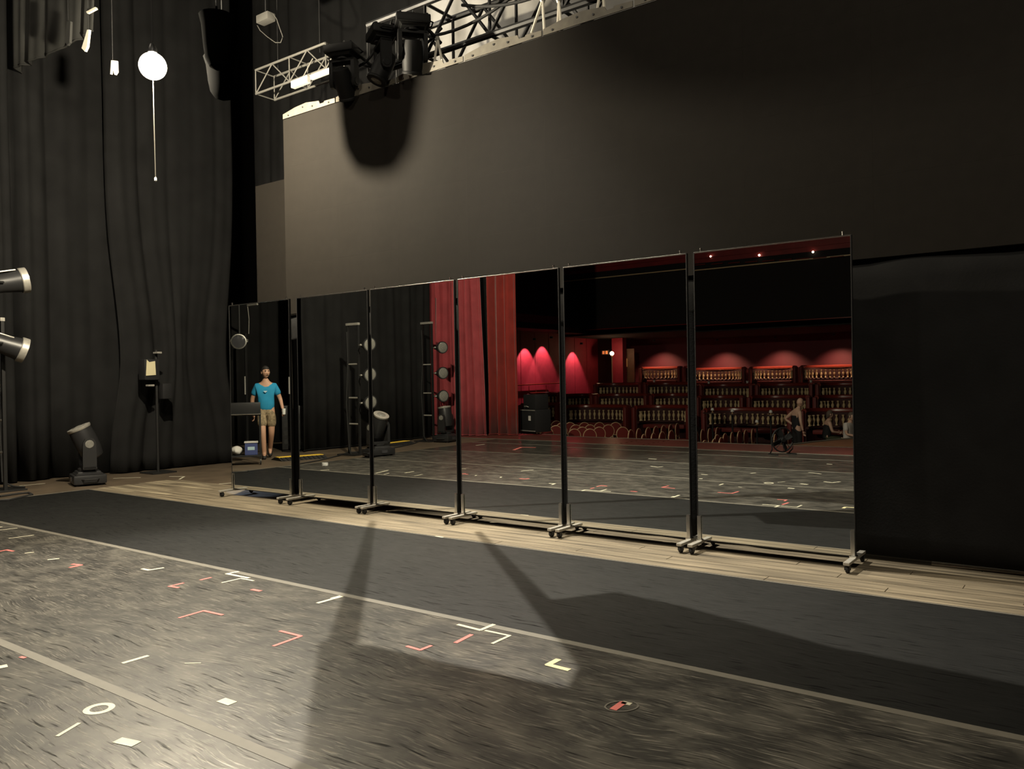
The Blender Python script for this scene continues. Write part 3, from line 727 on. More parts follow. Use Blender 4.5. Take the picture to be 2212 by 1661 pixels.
def hair_mesh(c, yaw, long=0, cap=False, pitch=0):
    R = Matrix.Rotation(yaw, 3, 'Z') @ Matrix.Rotation(pitch, 3, 'X'); mb = MB(); mb.ball((0, 0, 0), 1, 18, 14)
    for v in mb.bm.verts:
        x, y, z = v.co; q = Vector((x * .084, y * .103 - .006, z * .124 + .006))
        if z < .25 and y > .15: q.y = min(q.y, .03); q.x *= .97
        if z < -.2: q.z = -.03 - .02 * abs(z) - long * max(0, -y); q.x *= .95
        v.co = q
    if cap: mb.box((0, .125, .052), (.13, .09, .014), bev=.005)
    for v in mb.bm.verts: v.co = R @ v.co + Vector(c)
    return mb_mesh(mb)
def hand(w, d, side, skin, curl=.5, up=(0, 0, 1)):
    """palm from wrist w along d, thumb on `side`"""
    w, d = Vector(w), Vector(d).normalized(); s = Vector(side); s = (s - d * s.dot(d)).normalized(); n = d.cross(s)
    V = [w, w + d * .045, w + d * .085]; E = [(0, 1), (1, 2)]; Rr = [(.025, .02), (.038, .016), (.040, .014)]
    out = [(skin_me(V, E, Rr, 1), skin)]
    for k, (off, ln) in enumerate([(.029, .070), (.010, .080), (-.010, .074), (-.028, .058)]):
        a = w + d * .08 + s * off; pts = [a]; dd = d.copy()
        for j in range(3):
            dd = (dd - n * curl * (.5 + .25 * j)).normalized(); pts.append(pts[-1] + dd * ln * (.45, .32, .26)[j])
        out.append((skin_me(pts, [(0, 1), (1, 2), (2, 3)], [.0095, .009, .0085, .007], 1), skin))
    a = w + d * .025 + s * .028; pts = [a, a + (d * .6 + s * .7 - n * .2).normalized() * .038, a + (d * .6 + s * .7).normalized() * .038 + (d - n * .5 * curl * 2).normalized() * .032]
    out.append((skin_me(pts, [(0, 1), (1, 2)], [.012, .0105, .008], 1), skin))
    return out
def person(label, loc, rz, J, skin, shirt, bottoms, hairm, sleeves=True, long_trousers=False, head_yaw=0, head_pitch=0, cap=False, long=0, hands=True, extra=None):
    """J: joints by name, right side +X, facing +Y"""
    t = thing('person', label, 'person', loc, rz)
    g = lambda k: Vector(J[k])
    ks = ['pelvis', 'waist', 'chest', 'neck0', 'neck1', 'shR', 'elR', 'wrR', 'shL', 'elL', 'wrL', 'hpR', 'knR', 'anR', 'toR', 'hpL', 'knL', 'anL', 'toL']
    V = [g(k) for k in ks]; ix = {k: i for i, k in enumerate(ks)}
    E = [(0, 1), (1, 2), (2, 3), (3, 4)]
    for s in 'RL': E += [(2, ix['sh' + s]), (ix['sh' + s], ix['el' + s]), (ix['el' + s], ix['wr' + s]), (0, ix['hp' + s]), (ix['hp' + s], ix['kn' + s]), (ix['kn' + s], ix['an' + s]), (ix['an' + s], ix['to' + s])]
    rad = dict(pelvis=(.15, .105), waist=(.135, .10), chest=(.155, .11), neck0=.07, neck1=.052)
    for s in 'RL': rad.update({'sh' + s: .062, 'el' + s: .043, 'wr' + s: .029, 'hp' + s: .092, 'kn' + s: .062, 'an' + s: .044, 'to' + s: (.036, .024)})
    items = [(skin_me(V, E, [rad[k] for k in ks], 2), skin)]
    hc = g('head'); items += head_mesh(hc, head_yaw, skin, head_pitch)
    if hands:
        for s, sg in (('R', 1), ('L', -1)):
            d = (g('wr' + s) - g('el' + s)); items += hand(g('wr' + s) + d.normalized() * .005, d, Vector((-sg * .3, 1, .2)), skin)
    merge('body', items, t)
    # shirt
    SV = [g('pelvis') - Vector((0, 0, .09)), g('waist'), g('chest'), g('neck0') - Vector((0, 0, .01))]; SE = [(0, 1), (1, 2), (2, 3)]; SR = [(.188, .148), (.162, .122), (.178, .132), (.085, .085)]
    for s in 'RL':
        if sleeves:
            b = len(SV); SV += [g('sh' + s), g('sh' + s).lerp(g('el' + s), .72)]; SE += [(2, b), (b, b + 1)]; SR += [.074, .072]
        else:
            b = len(SV); SV += [g('chest').lerp(g('sh' + s), .72)]; SE += [(2, b)]; SR += [.085]
    merge('shirt', [(skin_me(SV, SE, SR, 2), shirt)], t)
    BV = [g('pelvis') + Vector((0, 0, .06)), g('pelvis') - Vector((0, 0, .04))]; BE = [(0, 1)]; BR = [(.160, .118), (.165, .12)]
    for s in 'RL':
        b = len(BV); BV += [g('hp' + s), g('hp' + s).lerp(g('kn' + s), .80 if not long_trousers else .9)]; BE += [(1, b), (b, b + 1)]; BR += [.108, .098 if not long_trousers else .072]
        if long_trousers: BV.append(g('an' + s) + Vector((0, 0, .04))); BE.append((b + 1, b + 2)); BR.append(.062)
    merge('trousers' if long_trousers else 'shorts', [(skin_me(BV, BE, BR, 2), bottoms)], t)
    for s in 'RL':
        a, b2 = g('an' + s), g('to' + s); h0 = a + (a - b2).normalized() * .05
        V2 = [Vector((a.x, a.y, a.z + .03)), Vector((h0.x, h0.y, b2.z + .012)), Vector((a.x, a.y, b2.z + .018)).lerp(b2, .45), b2 + (b2 - a).normalized() * .03]
        merge('shoe', [(skin_me(V2, [(0, 1), (1, 2), (2, 3)], [.052, .044, .050, .040], 1), 'shoe')], t)
    merge('hair', [(hair_mesh(hc, head_yaw, long, cap, head_pitch), hairm)], t)
    return t
STAND = dict(pelvis=(0, 0, .97), waist=(0, 0, 1.12), chest=(0, 0, 1.34), neck0=(0, 0, 1.50), neck1=(0, .015, 1.58), head=(0, .03, 1.68),
             shR=(.165, 0, 1.41), elR=(.225, -.03, 1.13), wrR=(.24, .06, .88), shL=(-.165, 0, 1.41), elL=(-.24, -.03, 1.14), wrL=(-.24, .05, .88),
             hpR=(.095, 0, .92), knR=(.10, .03, .50), anR=(.10, -.03, .09), toR=(.11, .12, .035), hpL=(-.095, 0, .92), knL=(-.10, .03, .50), anL=(-.10, -.03, .09), toL=(-.11, .12, .035))
# man in blue, walking
P = vfl(577, 990)
J = dict(STAND); J.update(elR=(.27, -.02, 1.15), wrR=(.31, .16, .95), elL=(-.26, -.08, 1.15), wrL=(-.24, -.10, .88), knR=(.09, .02, .50), anR=(.06, -.22, .16), toR=(.06, -.12, .06), knL=(-.07, .14, .51), anL=(-.05, .10, .09), toL=(-.05, .25, .035))
face = math.atan2(12.58 - P.y, 0 - P.x) - PI / 2
t = person('man in a blue T-shirt and camouflage shorts walking, seen in the left mirror', P, face, J, 'skin', 'tshirt', 'camo', 'hair', head_yaw=-.35)
MB().rev([(.030, 0), (.036, .11), (.034, .112)], (.325, .27, .86), (0, 0, 1), 12).build('temporary', 'white_plastic')
o = bpy.data.objects['temporary']; o.name = 'cup'; o.data.name = 'cup'
cl = Vector((.325, .27, .86)); o.data.transform(Matrix.Translation(-cl)); o.location = Matrix.Translation(P) @ Matrix.Rotation(face, 4, 'Z') @ cl
tag(o, 'white cup held by the man in the blue T-shirt', 'cup')
MB().prism([(-.05, .135, 1.32), (.03, .135, 1.32), (-.01, .135, 1.28)], (0, .006, 0)).build('shirt_print', 'print', t, ang=None)

# three people in the house, beyond the edge of the stage
P = rf(fl(1720, 858, .82)); P.z = HF
J = dict(STAND); J.update(chest=(0, .02, 1.34), neck0=(0, .06, 1.50), neck1=(0, .10, 1.58), head=(0, .13, 1.68), elR=(.36, -.14, 1.20), wrR=(.22, .03, 1.03), elL=(-.24, -.02, 1.14))
fr = math.atan2(-.75, .66) - PI / 2
person('man in a black tank top standing with a hand on his hip, in the mirror', P, fr, J, 'skin_pale', 'black_shirt', 'black_shirt', 'skin_pale', sleeves=False, long_trousers=True)
SIT = dict(pelvis=(0, 0, .58), waist=(0, .03, .74), chest=(0, .07, .95), neck0=(0, .09, 1.10), neck1=(0, .11, 1.18), head=(0, .13, 1.28), shR=(.18, .06, 1.05), elR=(.24, .12, .78), wrR=(.16, .36, .74), shL=(-.18, .06, 1.05), elL=(-.24, .12, .78), wrL=(-.16, .36, .74),
           hpR=(.09, .04, .56), knR=(.14, .46, .56), anR=(.14, .42, .12), toR=(.14, .57, .06), hpL=(-.09, .04, .56), knL=(-.14, .46, .56), anL=(-.14, .42, .12), toL=(-.14, .57, .06))
def stool(label, P, rz):
    t = thing('bar_stool', label, 'stool', P, rz, 'stools in the house')
    MB().rev([(.17, .42), (.185, .44), (.185, .47), (.16, .485)], n=20).build('seat', 'black_plastic', t)
    for a in range(4): MB().cyl((.12 * math.cos(a * PI / 2), .12 * math.sin(a * PI / 2), .43), (.19 * math.cos(a * PI / 2), .19 * math.sin(a * PI / 2), 0), .014, n=8).build('leg', 'black_paint', t)
    MB().tube([(.165 * math.cos(a * PI / 8), .165 * math.sin(a * PI / 8), .18) for a in range(16)], .009, 6, True).build('foot_ring', 'alu', t)
for (px, py, lb, sh, bt, hr, lg, sl) in [(1783, 884, 'person in a black top and dark trousers seated beside the standing man', 'black_shirt', 'green_trousers', 'hair_grey', .10, False),
                                 (1830, 887, 'person in a pale shirt seated at the right edge of the mirror', 'white_shirt', 'black_shirt', 'hair_grey', 0, True)]:
    P = rf(fl(px, py, .42)); P.z = HF
    stool('black stool under the ' + ('person in the black top' if sh == 'black_shirt' else 'person in the pale shirt'), P, 0)
    person(lb, P, math.atan2(.3, .9) - PI / 2 if sl else math.atan2(-.5, .8) - PI / 2, SIT, 'skin_pale', sh, bt, hr, sleeves=sl, long_trousers=True, long=lg, head_pitch=-.1)

# ================================================================== CART IN THE WING
P = vfl(531, 1003)
rz = face
t = thing('tool_cart', 'black rolling cart with two shelves in front of the man in blue', 'cart', P, rz)
for x in (-.26, .26):
    for y in (-.17, .17):
        B((x, y, .55), (.03, .03, .9), bev=.003).build('post', 'black_paint', t, ang=None)
        cs = MB().cyl((x, y, .10), (x, y, .06), .015).build('caster', 'alu', t)
        MB().rev([(.03, -.012), (.04, -.01), (.04, .01), (.03, .012)], (x, y, .042), (1, 0, 0), 14).build('wheel', 'black_rubber', cs)
for z, nm in ((.16, 'lower_shelf'), (.90, 'upper_shelf')): B((0, 0, z), (.56, .38, .03), bev=.005).build(nm, 'black_plastic', t, ang=None)
MB().tube([(-.27, .20, .915), (.27, .20, .915)], .012, 8).build('edge_bar', 'chrome', t)
B((0, -.05, 1.02), (.54, .24, .2), bev=.01).build('drawer_case', 'black_plastic', t)
Mx = Matrix.Translation(P) @ Matrix.Rotation(rz, 4, 'Z')
def on(local, name, mb, m, label, cat):
    o = mb.build(name, m); o.location = Mx @ Vector(local); o.rotation_euler = (0, 0, rz); return tag(o, label, cat)
bx = thing('crate', 'dark blue box on the lower shelf of the cart', 'box', Mx @ Vector((.10, .02, .176)), rz)
B((0, 0, .11), (.22, .24, .22), bev=.008).build('body', 'blue_box', bx, ang=None); B((0, 0, .228), (.24, .26, .02), bev=.004).build('lid', 'bag_white', bx, ang=None); B((0, .123, .12), (.12, .004, .06)).build('printed_label', 'print', bx, ang=None)
mb = MB(); mb.ball((0, 0, .08), (.10, .11, .085), 14, 10)
for v in mb.bm.verts: v.co += Vector((noise.noise(v.co * 14), noise.noise(v.co * 14 + Vector((5, 0, 0))), noise.noise(v.co * 14 + Vector((0, 7, 0))) * .6)) * .022; v.co.z = max(v.co.z, 0)
on((-.15, .03, .176), 'rag_bundle', mb, 'bag_white', 'crumpled white rag on the lower shelf of the cart', 'rag')
# dark tower with white marker strips behind the man
for i, (px, y0, y1, nm) in enumerate([(529, 813, 852, 'left'), (625, 814, 851, 'right')]):
    a = rf(onY(px, y0, 2 * YM - 1.55)); b = rf(onY(px, y1, 2 * YM - 1.55))
    t = thing('wing_post', 'thin black post with a white strip, %s of the man in blue' % nm, 'post', (a.x, a.y - .03, 0))
    B((0, 0, 1.3), (.05, .05, 2.6), bev=.004).build('post', 'black_paint', t, ang=None)
    B((0, .03, (a.z + b.z) / 2), (.05 if i else .035, .006, a.z - b.z)).build('white_strip', 'white_bar', t, ang=None)
    B((0, 0, .01), (.3, .3, .02)).build('base', 'black_paint', t, ang=None)
P = rf(onY(608, 876, 2 * YM - 1.9)); t = thing('equipment_rack', 'black equipment rack with a tiny blue light behind the man', 'rack', (P.x - .5, P.y - .7, 0), face)
B((0, 0, .5), (.5, .45, .95), bev=.01).build('case', 'black_plastic', t); B((0, .228, P.z), (.02, .006, .008)).build('indicator', 'led_blue', t, ang=None)
for k in range(4): B((0, .228, .2 + .18 * k), (.42, .006, .1)).build('front_plate', 'black_paint', t, ang=None)
# lamp heads hanging high in the wing, in the left mirror
c = vY(516, 738, 2.2)
moving = thing('wash_light', 'round lamp with a bright rim high in the left mirror', 'stage light', c, math.atan2(10, 13), 'round wash lights on the booms')
MB().rev([(.05, -.25), (.11, -.2), (.14, 0), (.15, .06), (.13, .065)], (0, 0, 0), (1, 0, 0), 20).build('can', 'black_plastic', moving)
MB().rev([(.15, .04), (.162, .05), (.162, .085), (.138, .087), (.136, .067)], (0, 0, 0), (1, 0, 0), 20, cap=False).build('rim', 'chrome', moving)
MB().rev([(.135, .067), (.07, .08), (.003, .085)], (0, 0, 0), (1, 0, 0), 20).build('lens', 'lens_dark', moving)
MB().tube([(0, .17, 0), (-.2, .17, .05), (-.3, 0, .1), (-.2, -.17, .05), (0, -.17, 0)], .012, 6).build('yoke', 'alu', moving)
MB().cyl((-.3, 0, .1), (-.3, 0, 5.0), .02, n=8).build('drop_pipe', 'black_paint', moving)
a, b = vY(535, 660, 1.8), vY(556, 657, 1.8)
t = thing('bar_light', 'slim silver lamp bar at the top of the left mirror', 'stage light', a)
MB().tube([(0, 0, 0), b - a], .022, 8).build('tube', 'alu', t); MB().tube([(0, 0, -.02), (.04, 0, -.3), (.02, 0, -.62)], .008).build('cable', 'alu', t); MB().cyl((0, 0, 0), (0, 0, 5), .012).build('drop_pipe', 'black_paint', t)
# floor monitor / crate in front of the house wall
P = vfl(1143, 945); 
t = thing('flight_case', 'dark equipment case stack beside the orange-red curtain', 'case', (P.x, P.y - .3, 0), .3)
B((0, 0, .35), (.62, .5, .56), bev=.02).build('lower_case', 'black_plastic', t); B((0, -.02, .82), (.5, .42, .38), bev=.02).build('upper_case', 'black_plastic', t)
for z in (.10, .62): B((0, .255, z), (.6, .01, .02)).build('edge_strip', 'alu', t, ang=None)
B((.08, .255, .42), (.09, .008, .12)).build('white_card', 'bag_white', t, ang=None); MB().tube([(-.1, .25, .70), (-.08, .29, .72), (.02, .29, .72), (.04, .25, .70)], .009).build('handle', 'alu', t)
P = vfl(1675, 985)
t = thing('floor_fan', 'dark round floor fan at the edge of the stage in the mirror', 'fan', (P.x, P.y - .4, 0), face)
MB().tube([(.22 * math.cos(a * PI / 12), 0, .27 + .22 * math.sin(a * PI / 12)) for a in range(24)], .014, 6, True).build('guard_ring', 'matte_black', t)
for a in range(8): MB().tube([(.05 * math.cos(a * PI / 4), .03, .27 + .05 * math.sin(a * PI / 4)), (.22 * math.cos(a * PI / 4), .02, .27 + .22 * math.sin(a * PI / 4))], .005, 5).build('guard_spoke', 'matte_black', t)
MB().rev([(.05, -.08), (.06, 0), (.04, .05)], (0, 0, .27), (0, 1, 0), 14).build('motor', 'matte_black', t)
for a in range(4):
    B((.12 * math.cos(a * PI / 2 + .4), 0, .27 + .12 * math.sin(a * PI / 2 + .4)), (.17, .012, .10), rot=rot(y=-(a * PI / 2 + .4)) @ rot(x=.5)).build('blade', 'matte_black', t, ang=None)
MB().tube([(-.2, -.1, .012), (-.22, 0, .1), (-.23, 0, .27)], .012).tube([(.2, -.1, .012), (.22, 0, .1), (.23, 0, .27)], .012).tube([(-.2, -.14, .012), (-.2, .14, .012)], .012).tube([(.2, -.14, .012), (.2, .14, .012)], .012).build('stand', 'matte_black', t)
# white tape roll lying on the floor in the second mirror
P = vfl(702, 1005); o = MB().rev([(.035, 0), (.055, 0), (.055, .045), (.035, .045), (.035, 0)], n=20).build('tape_roll', 'white_plastic'); o.location = (P.x, P.y, .0045); tag(o, 'white tape roll lying on the floor, in the second mirror', 'tape roll')

# ================================================================== AUDITORIUM
XW = -21.2
wl = struct('wall_house_left', B((XW - .15, -15.6, 5), (.3, 22, 18)), 'dark_red')
pn = None
for k in range(12):
    y = -10.6 - 1.15 * k
    if pn is None: pn = B((0, 0, 0), (.05, 1.12, 4.6), bev=.01).build('wall_panel', 'red_panel', wl, ang=None); o = pn
    else: o = pn.copy(); COL.objects.link(o); o.parent = wl
    o.location = (XW + .02, y, 2.0)
# hand rail along the red panels
o = thing('hand_rail', 'dark hand rail running below the lit red wall panels', 'rail', (XW + .14, -11, 0))
MB().tube([(0, 0, 1.02), (0, -8, 1.10), (.2, -9.2, 1.12)], .03, 8).build('rail', 'red_rail', o)
for k in range(6): MB().cyl((0, -.8 - 1.4 * k, -.4), (0, -.8 - 1.4 * k, 1.02), .018, n=6).build('post', 'red_rail', o)
MB().cyl((.6, -6.1, .2), (.6, -6.1, .85), .03, .022, n=8).build('end_post', 'cream', o)
# downlights above the red panels
def downlight(label, P, tgt, power, col, spot, blend, size=.03):
    t = thing('downlight', label, 'lamp', P, 0, 'recessed downlights of the house')
    MB().rev([(.05, 0), (.075, .005), (.075, .09), (.05, .10)], n=16).build('housing', 'black_plastic', t)
    MB().rev([(.048, .004), (.003, .005)], n=16).build('glow', 'downlight_glow', t)
    l = lamp('downlight_beam', 'SPOT', (P[0], P[1], P[2] - .03), power, col, tgt, size, spot, blend); return t
RED = (1, .30, .28)
for px, py, lb in [(1141, 752, 'nearest the red curtain'), (1178, 748, 'in the middle of the red wall'), (1243, 757, 'over the rear red panel')]:
    d = ray(px, py); P = CAM + d * ((XW + .22) / d.x); P = rf(P); P.z += .10
    downlight('small downlight over the red wall panels, ' + lb, (XW + .58, P.y, P.z + .1), (XW + .05, P.y, P.z - 1.3), 230, (1, .48, .46), 78, .35)
struct('ceiling', B((XW + .8, -15.4, 3.62), (1.6, 10.5, .25)), 'house_black')
# under-balcony ceiling, balcony front, upper gallery
struct('ceiling', B((-3.6, -23.2, 3.55), (34.8, 6.0, .3)), 'house_black')
struct('wall_balcony', B((-3.6, -20.35, 4.9), (34.8, .3, 2.9)), 'house_black')
bal = struct('wall_gallery', B((-3.6, -20.3, 7.3), (34.8, .3, 1.9)), 'balcony_red')
struct('trim_4', B((-3.6, -20.1, 6.05), (34.8, .08, .045)), 'cream')
struct('trim_5', B((-3.6, -20.1, 6.55), (34.8, .06, .03)), 'balcony_red')
struct('trim_6', B((-3.6, -20.05, 3.66), (34.8, .08, .04)), 'red_rail')
for k, (px, py) in enumerate([(1535, 553), (1640, 550), (1756, 543)]):
    P = vY(px, py, -20.1); o = MB().ball((0, 0, 0), .045, 10, 8).build('gallery_bulb', 'downlight_glow'); o.location = P
    tag(o, 'tiny bulb on the red gallery front, ' + ('leftmost', 'middle', 'rightmost')[k] + ' of three', 'lamp', 'bulbs on the gallery front')
for k in range(9):
    P = vY(1512 + 37 * k, 571 - 2.2 * k, -20.05); o = MB().box((0, 0, .0), (.5, .08, .035)).build('gallery_rail_piece', 'red_rail', ang=None); o.location = P; o.parent = bal
# back corner: column, lit stand lamp, door, exit sign
P = vY(1333, 800, -23.5)
struct('trim_7', B((P.x, P.y - .25, 1.9), (.62, .4, 3.0)), 'red_panel')
Pd = vY(1357, 800, -24.0)
dr = struct('door_1', B((Pd.x, Pd.y, 1.7), (.75, .08, 2.3)), 'wood_brown')
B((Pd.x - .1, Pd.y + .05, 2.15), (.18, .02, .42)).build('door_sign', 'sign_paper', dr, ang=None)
MB().cyl((Pd.x - .3, Pd.y + .05, 1.5), (Pd.x - .3, Pd.y + .1, 1.5), .03).build('door_handle', 'gold', dr)
Pb = vY(1322, 767, -22.6)
t = thing('stand_lamp', 'bright bare bulb on a stand at the back of the auditorium', 'lamp', (Pb.x, Pb.y, 0))
zf = ROWS[4][1] - 1.15
MB().ball((0, 0, Pb.z), .10, 14, 10).build('bulb', 'bulb_house', t)
MB().rev([(.03, Pb.z - .2), (.045, Pb.z - .16), (.04, Pb.z - .09)], n=12).build('socket', 'gold', t)
MB().cyl((0, 0, zf), (0, 0, Pb.z - .18), .022, n=8).build('pole', 'cream', t)
MB().rev([(.2, zf), (.2, zf + .02), (.05, zf + .05)], n=18).build('base', 'gold', t)
Pe = vY(1308, 765, -22.9)
t = thing('exit_sign', 'small dim glowing sign left of the bare bulb', 'sign', Pe)
B((0, 0, 0), (.42, .08, .24), bev=.01).build('box', 'black_plastic', t, ang=None)
for s in (-1, 1): B((s * .09, .043, 0), (.13, .006, .16)).build('glowing_face', 'sign_glow', t, ang=None)

# curved booths with a baluster band
def booth(xa, xb, Y, zt, label, fz, dense=.185, lit=False):
    w = xb - xa; t = thing('booth', label, 'booth', ((xa + xb) / 2, Y, fz), 0, 'curved booths'); H0 = zt - fz; D = 1.0
    def path(k, n, ins=0):
        s = -1 + 2 * k / n; s = math.copysign(abs(s) ** .8, s) if 0 else s
        a = s * PI / 2; x = math.copysign(abs(math.sin(a)) ** .72, a) * (w / 2 - ins); y = -D * abs(math.cos(a)) ** .72 + (ins if abs(s) < .9 else 0)
        return Vector((x, y, 0))
    n = 24
    mb = MB(); P = []; Fs = []
    for k in range(n + 1):
        a, b = path(k, n), path(k, n, .10)
        for q in (a, b):
            for z in (0, H0 - .05): P.append(Vector((q.x, q.y, z)))
    for k in range(n):
        i = k * 4; j = i + 4
        Fs += [(i, j, j + 1, i + 1), (i + 2, i + 3, j + 3, j + 2), (i + 1, j + 1, j + 3, i + 3), (i, i + 2, j + 2, j)]
    Fs += [(0, 1, 3, 2), (n * 4, n * 4 + 2, n * 4 + 3, n * 4 + 1)]
    mb._add(P, Fs).build('back_wall', 'dark_red', t, ang=60)
    MB().tube([path(k, n, .04) + Vector((0, 0, H0 - .05)) for k in range(n + 1)], .085, 8).build('top_rail', 'red_rail', t)
    MB().tube([path(k, n, .14) + Vector((0, 0, H0 - .58)) for k in range(n + 1)], .05, 6).build('lower_rail', 'dark_red', t)
    # balusters: evenly along the path
    pts = [path(k, 200, .17) for k in range(201)]; L = [0]
    for a, b in zip(pts, pts[1:]): L.append(L[-1] + (b - a).length)
    nb = int(L[-1] / dense); mb = MB()
    for q in range(nb):
        s = L[-1] * (q + .5) / nb; i = next(i for i in range(201) if L[i] >= s); c = pts[i]
        mb.rev([(.042, H0 - .53), (.042, H0 - .505), (.020, H0 - .48), (.034, H0 - .42), (.058, H0 - .34), (.020, H0 - .24), (.042, H0 - .215), (.042, H0 - .18)], (c.x, c.y, 0), n=7)
    o = mb.build('balusters', 'cream', t, ang=60); o['kind'] = 'stuff'
    for s in (-1, 1): B((s * (w / 2), -.10, H0 / 2 - .03), (.14, .5, H0), bev=.05).build('divider', 'red_seat', t)
    B((0, -.38, H0 - .72), (w - .5, .5, .14), bev=.04).build('seat_cushion', 'red_seat', t)
    return t
BOOTHS = {1: [(1122, 1208), (1216, 1356), (1366, 1492), (1516, 1712), (1728, 1900)],
          2: [(1122, 1212), (1216, 1283), (1286, 1400), (1404, 1500), (1504, 1608), (1614, 1752), (1756, 1890)],
          3: [(1284, 1388), (1392, 1508), (1512, 1628), (1632, 1758), (1762, 1890)],
          5: [(1382, 1472), (1476, 1612), (1618, 1722), (1727, 1870)]}
ORD = ['first', 'second', 'third', 'fourth', 'fifth', 'sixth', 'seventh']
RN = {1: 'front row', 2: 'second row', 3: 'third row', 5: 'brightly lit rear row'}
for r, L in BOOTHS.items():
    Y, zt = ROWS[r]; fz = zt - 1.15
    for k, (pa, pb) in enumerate(L):
        a, b = vY(pa, 860, Y), vY(pb, 860, Y); a.x = max(a.x, XW + .75)
        booth(a.x + .08, b.x - .08, Y, zt, 'curved red booth with pale balusters, %s from left in the %s' % (ORD[k], RN[r]), fz)
# dark tables before the rear row
for k, (pa, pb) in enumerate([(1392, 1488), (1508, 1565), (1590, 1700), (1725, 1830)]):
    Y, zt = ROWS[4]; fz = zt - 1.15; a, b = vY(pa, 825, Y + .2), vY(pb, 825, Y + .2)
    t = thing('counter_table', 'long dark counter before the lit rear booths, %s from left' % ORD[k], 'table', ((a.x + b.x) / 2, Y + .2, fz), 0, 'dark counters')
    B((0, 0, .72), (b.x - a.x, .6, .06), bev=.02).build('top', 'table_top', t, ang=None); B((0, .1, .35), (b.x - a.x - .2, .06, .68)).build('front_panel', 'dark_red', t, ang=None)
    for s in (-1, 1): B((s * ((b.x - a.x) / 2 - .2), -.1, .34), (.08, .4, .68)).build('leg', 'table_top', t, ang=None)
    o = MB().rev([(.07, 0), (.05, .02), (.045, .12), (.07, .16)], n=12).build('table_lamp', 'white_plastic'); o.location = (a.x + .5, Y + .2, fz + .75); tag(o, 'small white lamp on the %s dark counter from left' % ORD[k], 'lamp', 'table lamps')
# small white lamps on the booth tables
for k, (px, py, r) in enumerate([(1539, 884, 1), (1582, 887, 1), (1665, 889, 1), (1635, 910, 1)]):
    Y = ROWS[r][0] + .9; P = vY(px, py + 6, Y)
    t = thing('table_lamp', 'tiny white table lamp before the front row booths, %s from left' % ORD[k], 'lamp', (P.x, P.y, P.z), 0, 'table lamps')
    MB().rev([(.05, 0), (.02, .02), (.015, .08)], n=10).build('foot', 'gold', t); MB().rev([(.06, .07), (.04, .15)], n=12).build('shade', 'white_plastic', t)
    zf = ROWS[r][1] - 1.15 if P.y < ROWS[r][0] + .2 else HF
    tt = thing('cocktail_table', 'small round table carrying the %s tiny white lamp' % ORD[k], 'table', (P.x, P.y, zf), 0, 'cocktail tables')
    hz = P.z - zf
    MB().rev([(.30, hz - .03), (.30, hz - .004), (.28, hz - .001)], n=20).build('top', 'table_top', tt); MB().cyl((0, 0, .02), (0, 0, hz - .03), .03).build('stem', 'black_paint', tt); MB().rev([(.2, 0), (.2, .02), (.05, .03)], n=16).build('base', 'black_paint', tt)
# round-backed chairs
def chair():
    t = thing('banquet_chair', 'x', 'chair')
    B((0, 0, .45), (.40, .42, .07), bev=.025).build('seat', 'red_seat', t)
    MB().rev([(.18, -.02), (.195, 0), (.18, .02)], (0, -.21, .76), (0, 1, 0), 24).build('backrest', 'red_seat', t)
    MB().tube([(.202 * math.cos(a * PI / 14), -.21, .76 + .202 * math.sin(a * PI / 14)) for a in range(28)], .013, 6, True).build('trim_ring', 'gold', t)
    for sx in (-1, 1):
        for sy in (-1, 1): MB().cyl((sx * .19, sy * .19, 0), (sx * .18, sy * .18, .43), .014, n=8).build('leg', 'gold', t)
        MB().cyl((sx * .17, -.2, .43), (sx * .15, -.215, .62), .014, n=8).build('back_post', 'gold', t)
    return t
proto = chair(); used = [0]
def put_chair(px, py, rz, label, group):
    P = rf(fl(px, py, HF + .98)); P.z = HF
    if not used[0]: used[0] = 1; o = proto; o.location = P; o.rotation_euler = (0, 0, rz); o['label'] = label; o['group'] = group
    else: o = dup(proto, P, rz, label, group)
    return o
rows = [([1174, 1207, 1236, 1268, 1301, 1335], 915, 'in the back row facing the stage'),
        ([1187, 1218, 1249, 1281, 1320], 920, 'in the middle row facing the stage'),
        ([1205, 1263, 1300, 1352], 925, 'in the front row facing the stage'),
        ([1187, 1247, 1280], 929, 'half hidden by the stage edge, facing the stage')]
for xs, y, lb in rows:
    for k, x in enumerate(xs): put_chair(x, y + (x - 1250) * .0, math.atan2(12, 17) - PI / 2 + random.uniform(-.06, .06), 'gold-rimmed round red chair, %s from left %s' % (ORD[k], lb), 'chairs facing the stage')
side = [((1377, 930), 7, 'left group of sideways chairs'), ((1408, 940), 4, 'front of the left sideways group'),
        ((1518, 928), 4, 'back of the right sideways group'), ((1566, 937), 6, 'middle of the right sideways group'), ((1522, 953), 4, 'front of the right sideways group'),
        ((1694, 936), 3, 'sideways group right of the fan')]
for (x, y), n, lb in side:
    P = rf(fl(x, y, HF + .98))
    for k in range(n):
        o = put_chair(x, y, math.radians(random.uniform(-100, -92)), 'round-backed red chair turned sideways, %s from left in the %s' % (ORD[k], lb), 'chairs turned sideways')
        o.location = (P.x + random.uniform(-.02, .02), P.y - .52 * k, HF)
# downlights along the back wall
for k, px in enumerate([1420, 1555, 1680, 1806]):
    P = vY(px, 750, -25.2)
    downlight('recessed downlight over the lit rear booths, %s from left' % ORD[k], (P.x, -24.85, 3.20), (P.x, -25.45, 1.2), 400, (1, .66, .42), 104, .8, .05)

